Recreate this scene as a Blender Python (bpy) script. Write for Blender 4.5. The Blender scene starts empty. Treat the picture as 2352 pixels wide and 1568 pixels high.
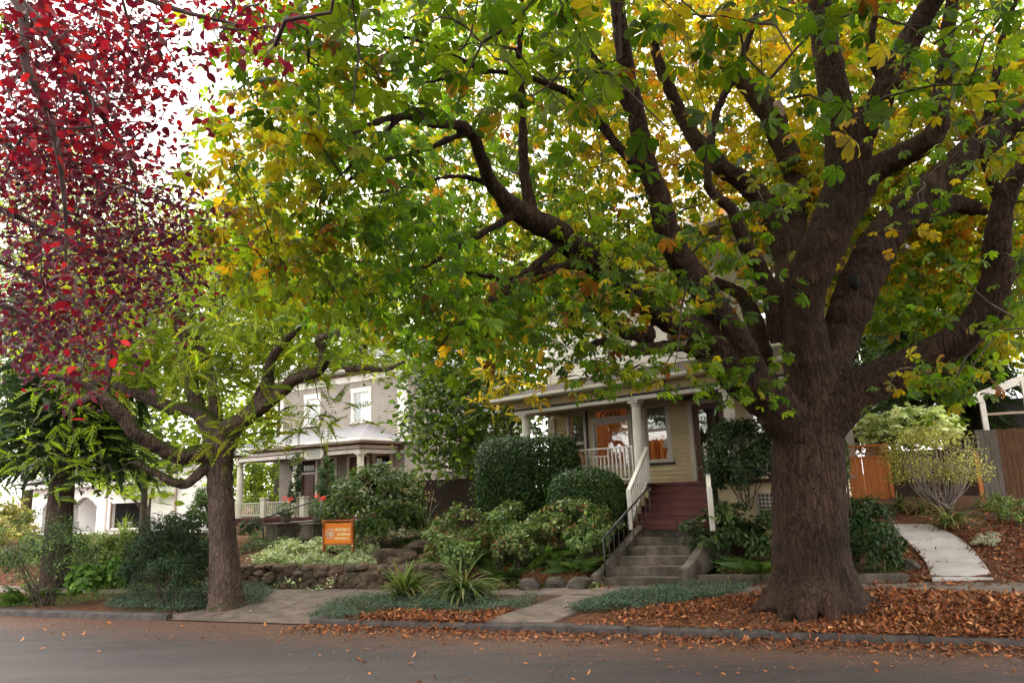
import bpy, math
import numpy as np
from mathutils import Vector
rng = np.random.default_rng(7)
R = math.radians
C = bpy.context.scene.collection
sc = bpy.context.scene
# ------------------------------------------------------------------ camera
H = 2.5; F = 1693.4; PIT = R(11.1); ROL = R(2.3)      # measured on a 2352 x 1568 view of the photo
cf = np.array([0, math.cos(PIT), math.sin(PIT)]); r0 = np.array([1, 0, 0.]); u0 = np.array([0, -math.sin(PIT), math.cos(PIT)])
cr = math.cos(ROL)*r0 - math.sin(ROL)*u0; cu = math.sin(ROL)*r0 + math.cos(ROL)*u0
cd = bpy.data.cameras.new('camera'); cam = bpy.data.objects.new('camera', cd); C.objects.link(cam)
cd.sensor_width = 36; cd.lens = F/2352*36; cd.clip_end = 2000; cd.clip_start = .1
M4 = np.eye(4); M4[:3, 0] = cr; M4[:3, 1] = cu; M4[:3, 2] = -cf; M4[:3, 3] = [0, 0, H]
from mathutils import Matrix
cam.matrix_world = Matrix(M4.tolist()); sc.camera = cam
# ------------------------------------------------------------------ world, sun, exposure
SUN_EL, SUN_AZ = R(55), R(318)
w = bpy.data.worlds.new('World'); sc.world = w; w.use_nodes = True
nt = w.node_tree; bg = nt.nodes['Background']
sky = nt.nodes.new('ShaderNodeTexSky'); sky.sky_type = 'NISHITA'; sky.sun_disc = False
sky.sun_elevation = SUN_EL; sky.sun_rotation = SUN_AZ; sky.dust_density = 4; sky.air_density = 1
tc = nt.nodes.new('ShaderNodeTexCoord'); nz = nt.nodes.new('ShaderNodeTexNoise'); nz.inputs['Scale'].default_value = 2.2; nz.inputs['Detail'].default_value = 5
nt.links.new(tc.outputs['Generated'], nz.inputs['Vector'])
ramp = nt.nodes.new('ShaderNodeValToRGB'); ramp.color_ramp.elements[0].color = (12.2, 11.7, 11.1, 1); ramp.color_ramp.elements[1].color = (15.6, 15, 14.3, 1)
ramp.color_ramp.elements[0].position = .3; ramp.color_ramp.elements[1].position = .7
nt.links.new(nz.outputs['Fac'], ramp.inputs['Fac'])
mx = nt.nodes.new('ShaderNodeMixRGB'); mx.inputs['Fac'].default_value = .85     # high overcast over the blue
nt.links.new(sky.outputs[0], mx.inputs[1]); nt.links.new(ramp.outputs[0], mx.inputs[2])
nt.links.new(mx.outputs[0], bg.inputs['Color']); bg.inputs['Strength'].default_value = .12
sd = bpy.data.lights.new('sun', 'SUN'); sd.energy = 1.2; sd.angle = R(25); sd.color = (1, .95, .86)
so = bpy.data.objects.new('sun', sd); C.objects.link(so)
sdir = Vector((math.sin(SUN_AZ)*math.cos(SUN_EL), math.cos(SUN_AZ)*math.cos(SUN_EL), math.sin(SUN_EL)))
so.rotation_euler = sdir.to_track_quat('Z', 'Y').to_euler()
sc.view_settings.view_transform = 'Standard'; sc.view_settings.look = 'None'
sc.view_settings.exposure = 1.62; sc.view_settings.gamma = 1
sc.render.engine = 'CYCLES'
cy = sc.cycles; cy.max_bounces = 8; cy.diffuse_bounces = 5; cy.glossy_bounces = 3; cy.transmission_bounces = 6; cy.transparent_max_bounces = 8
cy.caustics_reflective = False; cy.caustics_refractive = False; cy.use_adaptive_sampling = True; cy.adaptive_threshold = .02
try: cy.use_denoising = True; cy.denoiser = 'OPENIMAGEDENOISE'
except Exception: pass
# ------------------------------------------------------------------ pixel rays (numbers read off the photo become real places)
def rays(x, y):
    x = np.asarray(x, float); y = np.asarray(y, float)
    return cf + ((x-1176)/F)[..., None]*cr + ((784-y)/F)[..., None]*cu
def P(x, y, Y):
    d = rays(x, y); return np.array([0, 0, H]) + (np.asarray(Y, float)/d[..., 1])[..., None]*d
def Gz(x, y, z):
    d = rays(x, y); return np.array([0, 0, H]) + ((np.asarray(z, float)-H)/d[..., 2])[..., None]*d
SV = np.array([.938, -.346]); NV = np.array([.346, .938])
def ss(a, b, x): x = np.clip((np.asarray(x, float)-a)/(b-a), 0, 1); return x*x*(3-2*x)
SWN = 15.6
def zs(s): return np.interp(s, [-30, -14, -9, -4, 2, 8, 30], [.12, .14, .18, .25, .3, .34, .4])
def swf(s): return np.interp(s, [-30, -14, -9, -4, 3, 10], [16.6, 16.5, 16.35, 16.75, 17.2, 17.3])
def lump(x, y): return .5*np.sin(x*1.7+1)*np.sin(y*2.1+.5)+.3*np.sin(x*4.1+y*2.3)+.2*np.sin(x*7.3-y*6.1)
def hst(s, t):
    s = np.asarray(s, float); t = np.asarray(t, float)
    z0 = zs(s); far = swf(s)
    apron = ss(-13.2, -12.6, s)*(1-ss(-9.4, -8.9, s))
    kz = .115*(1-apron)+.0*apron
    pk = kz+(z0-kz)*ss(12.9, SWN, t)
    pk = pk + ss(1.5, 2.5, s)*.07*np.sin(np.pi*np.clip((t-12.95)/(SWN-12.95), 0, 1))
    dt = t-far
    left = .5*ss(.15, .55, dt)+.42*ss(1.2, 4.5, dt)
    mid = .3*ss(.0, .35, dt)+.8*ss(.2, 2.8, dt)+.1*ss(3, 6, dt)
    right = .1*ss(.0, .3, dt)+1.15*ss(.1, 8.5, dt)
    a = ss(-8.2, -5.6, s); b = ss(-2.6, -.2, s)
    yard = z0+left*(1-a)+mid*a*(1-b)+right*b
    yard = yard+.05*lump(s, t)*ss(.3, 1.5, dt)
    yard = yard-.5*ss(-4.75, -4.55, s)*(1-ss(-1.9, -1.7, s))*ss(.02, .1, dt)*(1-ss(19.0, 19.3, t))     # cut for the stairs
    z = np.where(t < 12.8, -.04, np.where(dt < 0, pk, yard))
    return z
def h(x, y): x = np.asarray(x, float); y = np.asarray(y, float); return hst(x*SV[0]+y*SV[1], x*NV[0]+y*NV[1])
def OG(x, y, it=40, up=0):
    x = np.asarray(x, float); y = np.asarray(y, float)
    z = np.full(x.shape, .2); p = None
    for i in range(it):
        p = Gz(x, y, np.minimum(z, H-.25)); z = .6*z+.4*h(p[..., 0], p[..., 1])
    p[..., 2] = h(p[..., 0], p[..., 1])+up
    return p
def W(s, t, z=0): return np.array([s*SV[0]+t*NV[0], s*SV[1]+t*NV[1], z])
def inpoly(poly, n):
    poly = np.array(poly, float); lo = poly.min(0); hi = poly.max(0); out = []
    while sum(len(o) for o in out) < n:
        q = lo+rng.random((n*2, 2))*(hi-lo); ins = np.zeros(len(q), bool); j = len(poly)-1
        for i in range(len(poly)):
            a, b = poly[i], poly[j]
            c = ((a[1] > q[:, 1]) != (b[1] > q[:, 1])) & (q[:, 0] < (b[0]-a[0])*(q[:, 1]-a[1])/(b[1]-a[1]+1e-9)+a[0])
            ins ^= c; j = i
        out.append(q[ins])
    return np.concatenate(out)[:n]
# ------------------------------------------------------------------ object helpers
def tag(o, label=None, cat=None, group=None, kind=None):
    if label: o['label'] = label
    if cat: o['category'] = cat
    if group: o['group'] = group
    if kind: o['kind'] = kind
    return o
def thing(name, label, cat, loc=(0, 0, 0), group=None):
    o = bpy.data.objects.new(name, None); C.objects.link(o); o.location = [float(v) for v in loc]; o.empty_display_size = .2
    return tag(o, label, cat, group)
def link(name, me, parent=None):
    o = bpy.data.objects.new(name, me); C.objects.link(o)
    if parent:
        o.parent = parent
        l = Vector(parent.location)
        o.matrix_parent_inverse = Matrix.Translation(-l)
    return o
class MB:
    def __init__(s): s.v = []; s.f = []; s.m = []; s.n = 0
    def add(s, v, f, m=0):
        b = s.n; s.v.extend([tuple(map(float, q)) for q in v]); s.n += len(v)
        s.f.extend([tuple(i+b for i in q) for q in f]); s.m.extend([m]*len(f))
    def hexa(s, c, m=0): s.add(c, [(0, 3, 2, 1), (4, 5, 6, 7), (0, 1, 5, 4), (1, 2, 6, 5), (2, 3, 7, 6), (3, 0, 4, 7)], m)
    def box(s, c, d, m=0, ex=(1, 0, 0), ey=(0, 1, 0), ez=(0, 0, 1)):
        c = np.array(c, float); ex = np.array(ex, float)*d[0]/2; ey = np.array(ey, float)*d[1]/2; ez = np.array(ez, float)*d[2]/2
        s.hexa([c-ex-ey-ez, c+ex-ey-ez, c+ex+ey-ez, c-ex+ey-ez, c-ex-ey+ez, c+ex-ey+ez, c+ex+ey+ez, c-ex+ey+ez], m)
    def tube(s, pts, rad, k=8, m=0, cap=True, noise=0, flute=0):
        pts = np.array(pts, float); n = len(pts); rad = np.broadcast_to(np.array(rad, float), (n,))
        tg = np.gradient(pts, axis=0); tg /= np.linalg.norm(tg, axis=1)[:, None]+1e-9
        up = np.array([0, 0, 1.]) if abs(tg[0][2]) < .9 else np.array([1., 0, 0]); vs = []
        for i in range(n):
            a = np.cross(up, tg[i]); a /= np.linalg.norm(a)+1e-9; b = np.cross(tg[i], a); up = b if i else np.cross(tg[i], a)
            th = np.arange(k)/k*2*math.pi
            rr = rad[i]*(1+noise*rng.standard_normal(k)) if noise else rad[i]*np.ones(k)
            if flute:
                if i == 0: ph = rng.uniform(0, 6.28, 4)
                w_ = i*.12; rr = rr*(1+flute*(.6*np.sin(2*th+ph[0]+w_)+.7*np.sin(3*th+ph[1]-w_*.7)+.5*np.sin(5*th+ph[2]+w_*.5)+.35*np.sin(8*th+ph[3]+w_*.4)))
            vs.append(pts[i]+(np.cos(th)*rr)[:, None]*a+(np.sin(th)*rr)[:, None]*b)
        fs = [(i*k+j, i*k+(j+1) % k, (i+1)*k+(j+1) % k, (i+1)*k+j) for i in range(n-1) for j in range(k)]
        if cap: fs += [tuple(range(k-1, -1, -1)), tuple((n-1)*k+j for j in range(k))]
        s.add(np.concatenate(vs), fs, m)
    def bar(s, a, b, w_, t_, m=0):
        a = np.array(a, float); b = np.array(b, float); d = b-a; L = np.linalg.norm(d); d /= L
        up = np.array([0, 0, 1.]) if abs(d[2]) < .95 else np.array([1., 0, 0])
        x = np.cross(d, up); x /= np.linalg.norm(x); z = np.cross(x, d)
        s.box((a+b)/2, (w_, L, t_), m, x, d, z)
    def build(s, name, mats, parent=None, smooth=False, bevel=0):
        me = bpy.data.meshes.new(name); me.from_pydata(s.v, [], s.f)
        for q in (mats if isinstance(mats, (list, tuple)) else [mats]): me.materials.append(q)
        me.polygons.foreach_set('material_index', s.m)
        if smooth: me.polygons.foreach_set('use_smooth', [True]*len(s.f))
        me.update(); o = link(name, me, parent)
        if bevel:
            b = o.modifiers.new('bevel', 'BEVEL'); b.width = bevel; b.segments = 2; b.limit_method = 'ANGLE'
        return o
def smoothpath(pts, n=6):
    pts = np.array(pts, float); k = len(pts); out = []
    ext = np.vstack([2*pts[0]-pts[1], pts, 2*pts[-1]-pts[-2]])
    for i in range(k-1):
        a, b, c, d = ext[i:i+4]
        for t in np.arange(n)/n: out.append(.5*((2*b)+(-a+c)*t+(2*a-5*b+4*c-d)*t*t+(-a+3*b-3*c+d)*t**3))
    out.append(pts[-1]); return np.array(out)
# ------------------------------------------------------------------ materials
def nodes(name):
    m = bpy.data.materials.new(name); m.use_nodes = True; t = m.node_tree
    return m, t, t.nodes['Principled BSDF']
def N(t, k, **kw):
    n = t.nodes.new(k)
    for a, b in kw.items():
        if a.startswith('i_'): n.inputs[a[2:].replace('_', ' ')].default_value = b
        else: setattr(n, a, b)
    return n
def noise(t, scale, detail=4, vec=None, rough=.55):
    n = N(t, 'ShaderNodeTexNoise'); n.inputs['Scale'].default_value = scale; n.inputs['Detail'].default_value = detail; n.inputs['Roughness'].default_value = rough
    if vec is not None: t.links.new(vec, n.inputs['Vector'])
    return n
def rampn(t, fac, stops):
    r = N(t, 'ShaderNodeValToRGB'); e = r.color_ramp.elements
    while len(e) < len(stops): e.new(.5)
    for q, (p, c) in zip(e, stops): q.position = p; q.color = (*c, 1) if len(c) == 3 else c
    t.links.new(fac, r.inputs['Fac']); return r
def pmat(name, c1, c2=None, scale=3, rough=.75, bump=.0, bscale=40, spec=.3, lo=.35, hi=.65, stretch=(1, 1, 1), c3=None, s3=.6):
    m, t, b = nodes(name); c2 = c2 or tuple(q*.8 for q in c1)
    tcn = N(t, 'ShaderNodeTexCoord'); mp = N(t, 'ShaderNodeMapping'); mp.inputs['Scale'].default_value = stretch
    t.links.new(tcn.outputs['Object'], mp.inputs['Vector'])
    r = rampn(t, noise(t, scale, 6, mp.outputs[0]).outputs['Fac'], [(lo, c1), (hi, c2)]); col = r.outputs[0]
    if c3:
        x = N(t, 'ShaderNodeMixRGB'); r3 = rampn(t, noise(t, s3, 5, mp.outputs[0]).outputs['Fac'], [(.5, (0, 0, 0)), (.68, (1, 1, 1))])
        t.links.new(r3.outputs[0], x.inputs[0]); t.links.new(col, x.inputs[1]); x.inputs[2].default_value = (*c3, 1); col = x.outputs[0]
    t.links.new(col, b.inputs['Base Color']); b.inputs['Roughness'].default_value = rough; b.inputs['Specular IOR Level'].default_value = spec
    if bump:
        bn = N(t, 'ShaderNodeBump'); bn.inputs['Strength'].default_value = bump; bn.inputs['Distance'].default_value = .02
        t.links.new(noise(t, bscale, 6, mp.outputs[0], .7).outputs['Fac'], bn.inputs['Height']); t.links.new(bn.outputs[0], b.inputs['Normal'])
    return m
def barkmat(name, c1, c2, moss=(.055, .075, .012), mossamt=.5, sc_=7):
    m, t, b = nodes(name)
    tcn = N(t, 'ShaderNodeTexCoord'); mp = N(t, 'ShaderNodeMapping'); mp.inputs['Scale'].default_value = (1, 1, .11)
    t.links.new(tcn.outputs['Object'], mp.inputs['Vector'])
    wn = noise(t, 2.5, 3, tcn.outputs['Object']); add = N(t, 'ShaderNodeVectorMath', operation='ADD'); scl = N(t, 'ShaderNodeVectorMath', operation='SCALE'); scl.inputs['Scale'].default_value = .25
    t.links.new(wn.outputs['Color'], scl.inputs[0]); t.links.new(mp.outputs[0], add.inputs[0]); t.links.new(scl.outputs[0], add.inputs[1])
    vo = N(t, 'ShaderNodeTexVoronoi', feature='DISTANCE_TO_EDGE'); vo.inputs['Scale'].default_value = sc_*1.6; t.links.new(add.outputs[0], vo.inputs['Vector'])
    fn = noise(t, sc_*3, 8, add.outputs[0], .7)
    cr_ = rampn(t, fn.outputs['Fac'], [(.3, c1), (.7, c2)])
    big = noise(t, 1.1, 4, tcn.outputs['Object'])
    mxb = N(t, 'ShaderNodeMixRGB', blend_type='MULTIPLY'); mxb.inputs[0].default_value = .8
    rb = rampn(t, big.outputs['Fac'], [(.3, (.45, .42, .42)), (.55, (1, .95, .92)), (.75, (1.5, 1.5, 1.45))]); t.links.new(cr_.outputs[0], mxb.inputs[1]); t.links.new(rb.outputs[0], mxb.inputs[2])
    crk = rampn(t, vo.outputs['Distance'], [(.0, (.2, .18, .17)), (.14, (1.1, 1.08, 1.05))]); mc = N(t, 'ShaderNodeMixRGB', blend_type='MULTIPLY'); mc.inputs[0].default_value = .62
    t.links.new(mxb.outputs[0], mc.inputs[1]); t.links.new(crk.outputs[0], mc.inputs[2])
    ge = N(t, 'ShaderNodeNewGeometry'); sx = N(t, 'ShaderNodeSeparateXYZ'); t.links.new(ge.outputs['Normal'], sx.inputs[0])
    mn = noise(t, 3.2, 6, tcn.outputs['Object'], .7); ma = N(t, 'ShaderNodeMath', operation='MULTIPLY_ADD'); t.links.new(sx.outputs['Z'], ma.inputs[0]); ma.inputs[1].default_value = .6; t.links.new(mn.outputs['Fac'], ma.inputs[2])
    mr = rampn(t, ma.outputs[0], [(.98-mossamt*.5, (0, 0, 0)), (1.16-mossamt*.5, (1, 1, 1))])
    mf = noise(t, 60, 4, tcn.outputs['Object']); mcol = rampn(t, mf.outputs['Fac'], [(.3, tuple(q*.6 for q in moss)), (.7, tuple(q*1.5 for q in moss))])
    mm = N(t, 'ShaderNodeMixRGB'); t.links.new(mr.outputs[0], mm.inputs[0]); t.links.new(mc.outputs[0], mm.inputs[1]); t.links.new(mcol.outputs[0], mm.inputs[2])
    t.links.new(mm.outputs[0], b.inputs['Base Color']); b.inputs['Roughness'].default_value = .9; b.inputs['Specular IOR Level'].default_value = .15
    hm = N(t, 'ShaderNodeMath', operation='MULTIPLY_ADD'); t.links.new(vo.outputs['Distance'], hm.inputs[0]); hm.inputs[1].default_value = 1.2; t.links.new(fn.outputs['Fac'], hm.inputs[2])
    bn = N(t, 'ShaderNodeBump'); bn.inputs['Strength'].default_value = .9; bn.inputs['Distance'].default_value = .05; t.links.new(hm.outputs[0], bn.inputs['Height']); t.links.new(bn.outputs[0], b.inputs['Normal'])
    return m
def leafmat(name, trans=.45, boost=(1.5, 1.5, .7), rough=.5, spec=.22):
    m, t, b = nodes(name); at = N(t, 'ShaderNodeVertexColor'); at.layer_name = 'Col'
    t.links.new(at.outputs[0], b.inputs['Base Color']); b.inputs['Roughness'].default_value = rough; b.inputs['Specular IOR Level'].default_value = spec
    if trans:
        tr = N(t, 'ShaderNodeBsdfTranslucent'); mu = N(t, 'ShaderNodeMixRGB', blend_type='MULTIPLY'); mu.inputs[0].default_value = 1; mu.inputs[2].default_value = (*boost, 1)
        t.links.new(at.outputs[0], mu.inputs[1]); t.links.new(mu.outputs[0], tr.inputs[0])
        ms = N(t, 'ShaderNodeMixShader'); ms.inputs[0].default_value = trans
        t.links.new(b.outputs[0], ms.inputs[1]); t.links.new(tr.outputs[0], ms.inputs[2]); t.links.new(ms.outputs[0], t.nodes['Material Output'].inputs['Surface'])
    return m
LEAF = leafmat('leaf', .54, (2.7, 2.6, .7)); LEAFR = leafmat('red_leaf', .45, (2.3, 1.2, 1.3), .45, .4); LEAFD = leafmat('shrub_leaf', .3, (1.6, 1.6, .8), .5, .25); DEAD = leafmat('dead_leaf', .12, (1.2, 1, .8), .7, .2)
BARK = barkmat('chestnut_bark', (.012, .0078, .0058), (.076, .047, .035), (.07, .085, .014), -.14)
BARK2 = barkmat('mossy_bark', (.042, .031, .025), (.145, .108, .09), (.04, .05, .008), .5, 9)
TWIG = pmat('twig_bark', (.035, .025, .018), (.09, .07, .055), 8, .9)
TWIGR = pmat('plum_twig', (.05, .03, .03), (.15, .11, .1), 6, .7)
# ------------------------------------------------------------------ leaves
def leaflet(L=1., Wd=.18, k=2, a=1.2, b=.8, droop=.25, fold=.25):
    us = [(i+1)/(k+1) for i in range(k)]; pk = (a/(a+b))**a*(b/(a+b))**b
    v = [(0, 0, 0)]; e = [.1]
    for u_ in us:
        wd = Wd*(u_**a*(1-u_)**b)/pk; z = -droop*u_*u_*L
        v += [(u_*L, 0, z), (u_*L, wd, z+fold*wd), (u_*L, -wd, z+fold*wd)]; e += [.25*u_, .45+.4*u_, .45+.4*u_]
    v.append((L*(1-droop*.2), 0, -droop*L)); e.append(1.)
    f = [(0, 1, 2), (0, 3, 1)]
    for i in range(k-1):
        m0, l0, r0_, m1, l1, r1_ = [1+3*i+j for j in range(6)]
        f += [(m0, m1, l1), (m0, l1, l0), (m0, r0_, r1_), (m0, r1_, m1)]
    T = 1+3*k; m0 = 1+3*(k-1); f += [(m0, T, m0+1), (m0, m0+2, T)]
    return np.array(v, float), np.array(f), np.array(e)
def rz(v, an, org=(0, 0, 0), tip=0):
    c, s_ = math.cos(an), math.sin(an); v = np.array(v)
    if tip: ct, st = math.cos(tip), math.sin(tip); v = v@np.array([[ct, 0, -st], [0, 1, 0], [st, 0, ct]])
    return v@np.array([[c, s_, 0], [-s_, c, 0], [0, 0, 1]])+np.array(org)
def join(parts):
    V = []; Fs = []; E = []; n = 0
    for v, f, e in parts: V.append(v); Fs.append(f+n); E.append(e); n += len(v)
    return np.concatenate(V), np.concatenate(Fs), np.concatenate(E)
def palmate(k=2, n=7, seed=0, pet=True, droop=.5):
    g = np.random.default_rng(seed); parts = []
    for i in range(n):
        f_ = (i-(n-1)/2)/((n-1)/2); L = (1-.42*abs(f_)**1.4)*g.uniform(.92, 1.06)
        v, f, e = leaflet(L, L*.225, k, 1.7, .62, droop*g.uniform(.6, 1.5), .22)
        parts.append((rz(v, f_*R(128)+g.normal(0, .07), (0, 0, 0), g.normal(.12, .12)), f, e))
    if pet: parts.append((np.array([(0, 0, 0), (-.75, .012, .12), (-.75, -.012, .12), (-.35, .012, .02)]), np.array([(0, 3, 2), (3, 1, 2)]), np.array([.2]*4)))
    return join(parts)
def pinnate(n=7, k=1, lw=.06, ll=.2, droop=.35, seed=0, taper=True, bend=0):
    g = np.random.default_rng(seed); parts = []; bend = bend or g.normal(0, .12)
    for i in range(n):
        u_ = .12+.86*i/(n-1); z = -droop*u_*u_; sz = ll*(1-.5*abs(u_-.45)*1.3 if taper else 1)
        for sd_ in (-1, 1):
            v, f, e = leaflet(sz, lw, k, 1, 1, .15, .2)
            parts.append((rz(v, sd_*R(68)+g.normal(0, .12), (u_, bend*u_*u_, z), g.normal(.15, .22)), f, e))
    v, f, e = leaflet(ll, lw, k, 1, 1, .2, .2); parts.append((rz(v, bend, (1, bend, -droop)), f, e))
    parts.append((np.array([(-.1, .008, 0), (-.1, -.008, 0), (.5, bend*.25, -droop*.25), (1, bend, -droop)]), np.array([(0, 1, 2), (0, 2, 3)]), np.array([.2]*4)))
    return join(parts)
def frames(n, sig=.5, outdir=None, up=(0, 0, 1), osig=.4):
    z = np.array(up, float)+sig*rng.standard_normal((n, 3)); z /= np.linalg.norm(z, axis=1)[:, None]
    x = rng.standard_normal((n, 3)) if outdir is None else np.asarray(outdir, float)+osig*rng.standard_normal((n, 3))
    x -= (x*z).sum(1)[:, None]*z; x /= np.linalg.norm(x, axis=1)[:, None]+1e-9
    return np.stack([x, np.cross(z, x), z], 1)            # rows are the axes
def leaves(name, pts, fr, size, col, tmpl, mat, parent=None, tipcol=None, tipth=None, acc=None):
    if not isinstance(tmpl, list): tmpl = [tmpl]
    n = len(pts); which = rng.integers(0, len(tmpl), n); VV = []; FF = []; CC = []; base = 0
    size = np.broadcast_to(np.asarray(size, float), (n,)); col = np.broadcast_to(np.asarray(col, float), (n, 3))
    for k, (v, f, e) in enumerate(tmpl):
        ix = np.where(which == k)[0]
        if not len(ix): continue
        V = np.einsum('kj,njd->nkd', v, fr[ix])*size[ix][:, None, None]+pts[ix][:, None, :]
        c = np.repeat(col[ix][:, None, :], len(v), 1)
        c = c*(1+.12*rng.standard_normal((len(ix), len(v), 1)))
        if tipcol is not None:
            th = (np.full(n, 2.) if tipth is None else tipth)[ix]
            q = np.clip((e[None, :]+.12*rng.standard_normal((len(ix), len(v)))-th[:, None])/.25, 0, 1)[..., None]; c = c*(1-q)+np.asarray(tipcol)*q
        nn = len(ix)*len(v); FF.append((f[None]+(np.arange(len(ix))*len(v))[:, None, None]+base).reshape(-1)); base += nn
        VV.append(V.reshape(-1)); CC.append(np.concatenate([np.clip(c, .001, 1).reshape(-1, 3), np.ones((nn, 1))], 1).reshape(-1))
    VV = np.concatenate(VV); FF = np.concatenate(FF); CC = np.concatenate(CC)
    if acc is not None: acc.append((VV, FF, CC)); return
    return leafmesh(name, VV, FF, CC, mat, parent)
def flush(name, acc, mat, parent):
    b = 0; F_ = []
    for v, f, c in acc: F_.append(f+b); b += len(v)//3
    return leafmesh(name, np.concatenate([a[0] for a in acc]), np.concatenate(F_), np.concatenate([a[2] for a in acc]), mat, parent)
def leafmesh(name, VV, FF, CC, mat, parent):
    nv = len(VV)//3; nf = len(FF)//3
    me = bpy.data.meshes.new(name); me.vertices.add(nv); me.vertices.foreach_set('co', VV.astype(np.float32))
    me.loops.add(nf*3); me.loops.foreach_set('vertex_index', FF.astype(np.int32)); me.polygons.add(nf)
    me.polygons.foreach_set('loop_start', np.arange(0, nf*3, 3, dtype=np.int32)); me.polygons.foreach_set('loop_total', np.full(nf, 3, np.int32))
    a = me.color_attributes.new('Col', 'FLOAT_COLOR', 'POINT'); a.data.foreach_set('color', CC.astype(np.float32))
    me.materials.append(mat); me.update(calc_edges=True); me.polygons.foreach_set('use_smooth', np.ones(nf, bool))
    return link(name, me, parent)
def pick(n, cols, wts=None, var=.2):
    cols = np.array(cols, float); wts = np.ones(len(cols)) if wts is None else np.asarray(wts, float)
    c = cols[rng.choice(len(cols), n, p=wts/wts.sum())]
    return c*np.exp(var*rng.standard_normal((n, 1)))
def limbs(name, L, mat, parent, voxel=.035, disp=.05, dscale=.16, k=28):
    """L: polylines of (pixel x, pixel y, depth, half width in pixels): tapered limbs fused into one skin. Returns nodes for twigs."""
    mb = MB(); nodes_ = []
    for pl in L:
        a = np.array(pl, float); p = P(a[:, 0], a[:, 1], a[:, 2]); r_ = a[:, 3]*a[:, 2]/F
        q = smoothpath(np.column_stack([p, r_]), 5); q[1:-1, :3] += rng.standard_normal((len(q)-2, 3))*q[1:-1, 3:4]*(.06 if r_.max() < .45 else .015)
        mb.tube(q[:, :3], np.maximum(q[:, 3], .012), k, 0, True, 0, .045); nodes_.append(q)
    o = mb.build(name, mat, parent, True)
    if voxel:
        rm = o.modifiers.new('fuse', 'REMESH'); rm.mode = 'VOXEL'; rm.voxel_size = voxel; rm.use_smooth_shade = True
        tx = bpy.data.textures.new(name+'_lumps', 'CLOUDS'); tx.noise_scale = dscale; tx.noise_depth = 4
        dm = o.modifiers.new('lumps', 'DISPLACE'); dm.texture = tx; dm.strength = disp; dm.mid_level = .5; dm.texture_coords = 'GLOBAL'
    return o, np.concatenate(nodes_)
def grow(name, nodes_, cent, mat, parent, r0=.02, r1=.005, sag=.12, sides=5, wig=.06):
    """twigs from the limbs out to every leaf cluster"""
    nd = nodes_[:, :3].copy(); d = np.array([np.min(np.linalg.norm(nd-c, axis=1)) for c in cent]); mb = MB(); dirs = np.zeros((len(cent), 3))
    for i in np.argsort(d):
        c = cent[i]; dd = np.linalg.norm(nd-c, axis=1); j = int(np.argmin(dd)); a = nd[j]; L = dd[j]
        n = 3+int(L > 1)*2; u_ = np.linspace(0, 1, n+1)[:, None]
        pts = a+(c-a)*u_+np.array([0, 0, 1.])*sag*L*np.sin(math.pi*u_)+rng.standard_normal((n+1, 3))*wig*L*np.sin(math.pi*u_)
        rr = np.linspace(min(r0, r1+.012*L), r1, n+1); mb.tube(pts, rr, sides, 0, False)
        nd = np.vstack([nd, pts[1:]]); dirs[i] = (pts[-1]-pts[-2])/(np.linalg.norm(pts[-1]-pts[-2])+1e-9)
    return tag(mb.build(name, mat, parent, True), kind='stuff'), dirs
def around(cent, m, sig, dirs=None):
    k = len(cent); p = np.repeat(cent, m, 0)+rng.standard_normal((k*m, 3))*np.asarray(sig); o = p-np.repeat(cent, m, 0)
    if dirs is not None: o = o+np.repeat(dirs, m, 0)*np.linalg.norm(o, axis=1)[:, None]*.7
    o[:, 2] *= .3; return p, o
OV = leaflet(1, .26, 1, 1, 1.1, .2, .3); OV2 = leaflet(1, .28, 4, .8, 1., .25, .25); OVM = leaflet(1, .27, 2, .8, 1., .2, .3); LANC = leaflet(1, .14, 1, 1, 1.2, .3, .3)
PAL = [palmate(2, 7, s) for s in range(3)]+[palmate(2, 5, 9)]; PALN = [palmate(4, 7, s, True, .45) for s in range(3, 7)]+[palmate(4, 5, 8, True, .3)]
PIN = [pinnate(9, 1, .036, .2, dq, s, True, bq) for s, dq, bq in ((0, .15, .15), (1, .4, -.2), (2, .65, .1), (3, .3, .3), (4, .5, -.1))]; FERN = [pinnate(14, 1, .028, .17, .75, s) for s in range(2)]
SPRAY = [pinnate(6, 1, .07, .3, .9, s) for s in range(2)]
def lobes(d, seed):
    g = np.random.default_rng(seed); o = np.zeros(len(d))
    for fq, am in ((2.2, .5), (4.3, .3), (8, .2)):
        for _ in range(3): k = g.standard_normal(3); k *= fq/np.linalg.norm(k); o += am*np.sin(d@k+g.uniform(0, 6))/1.7
    return o
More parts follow.
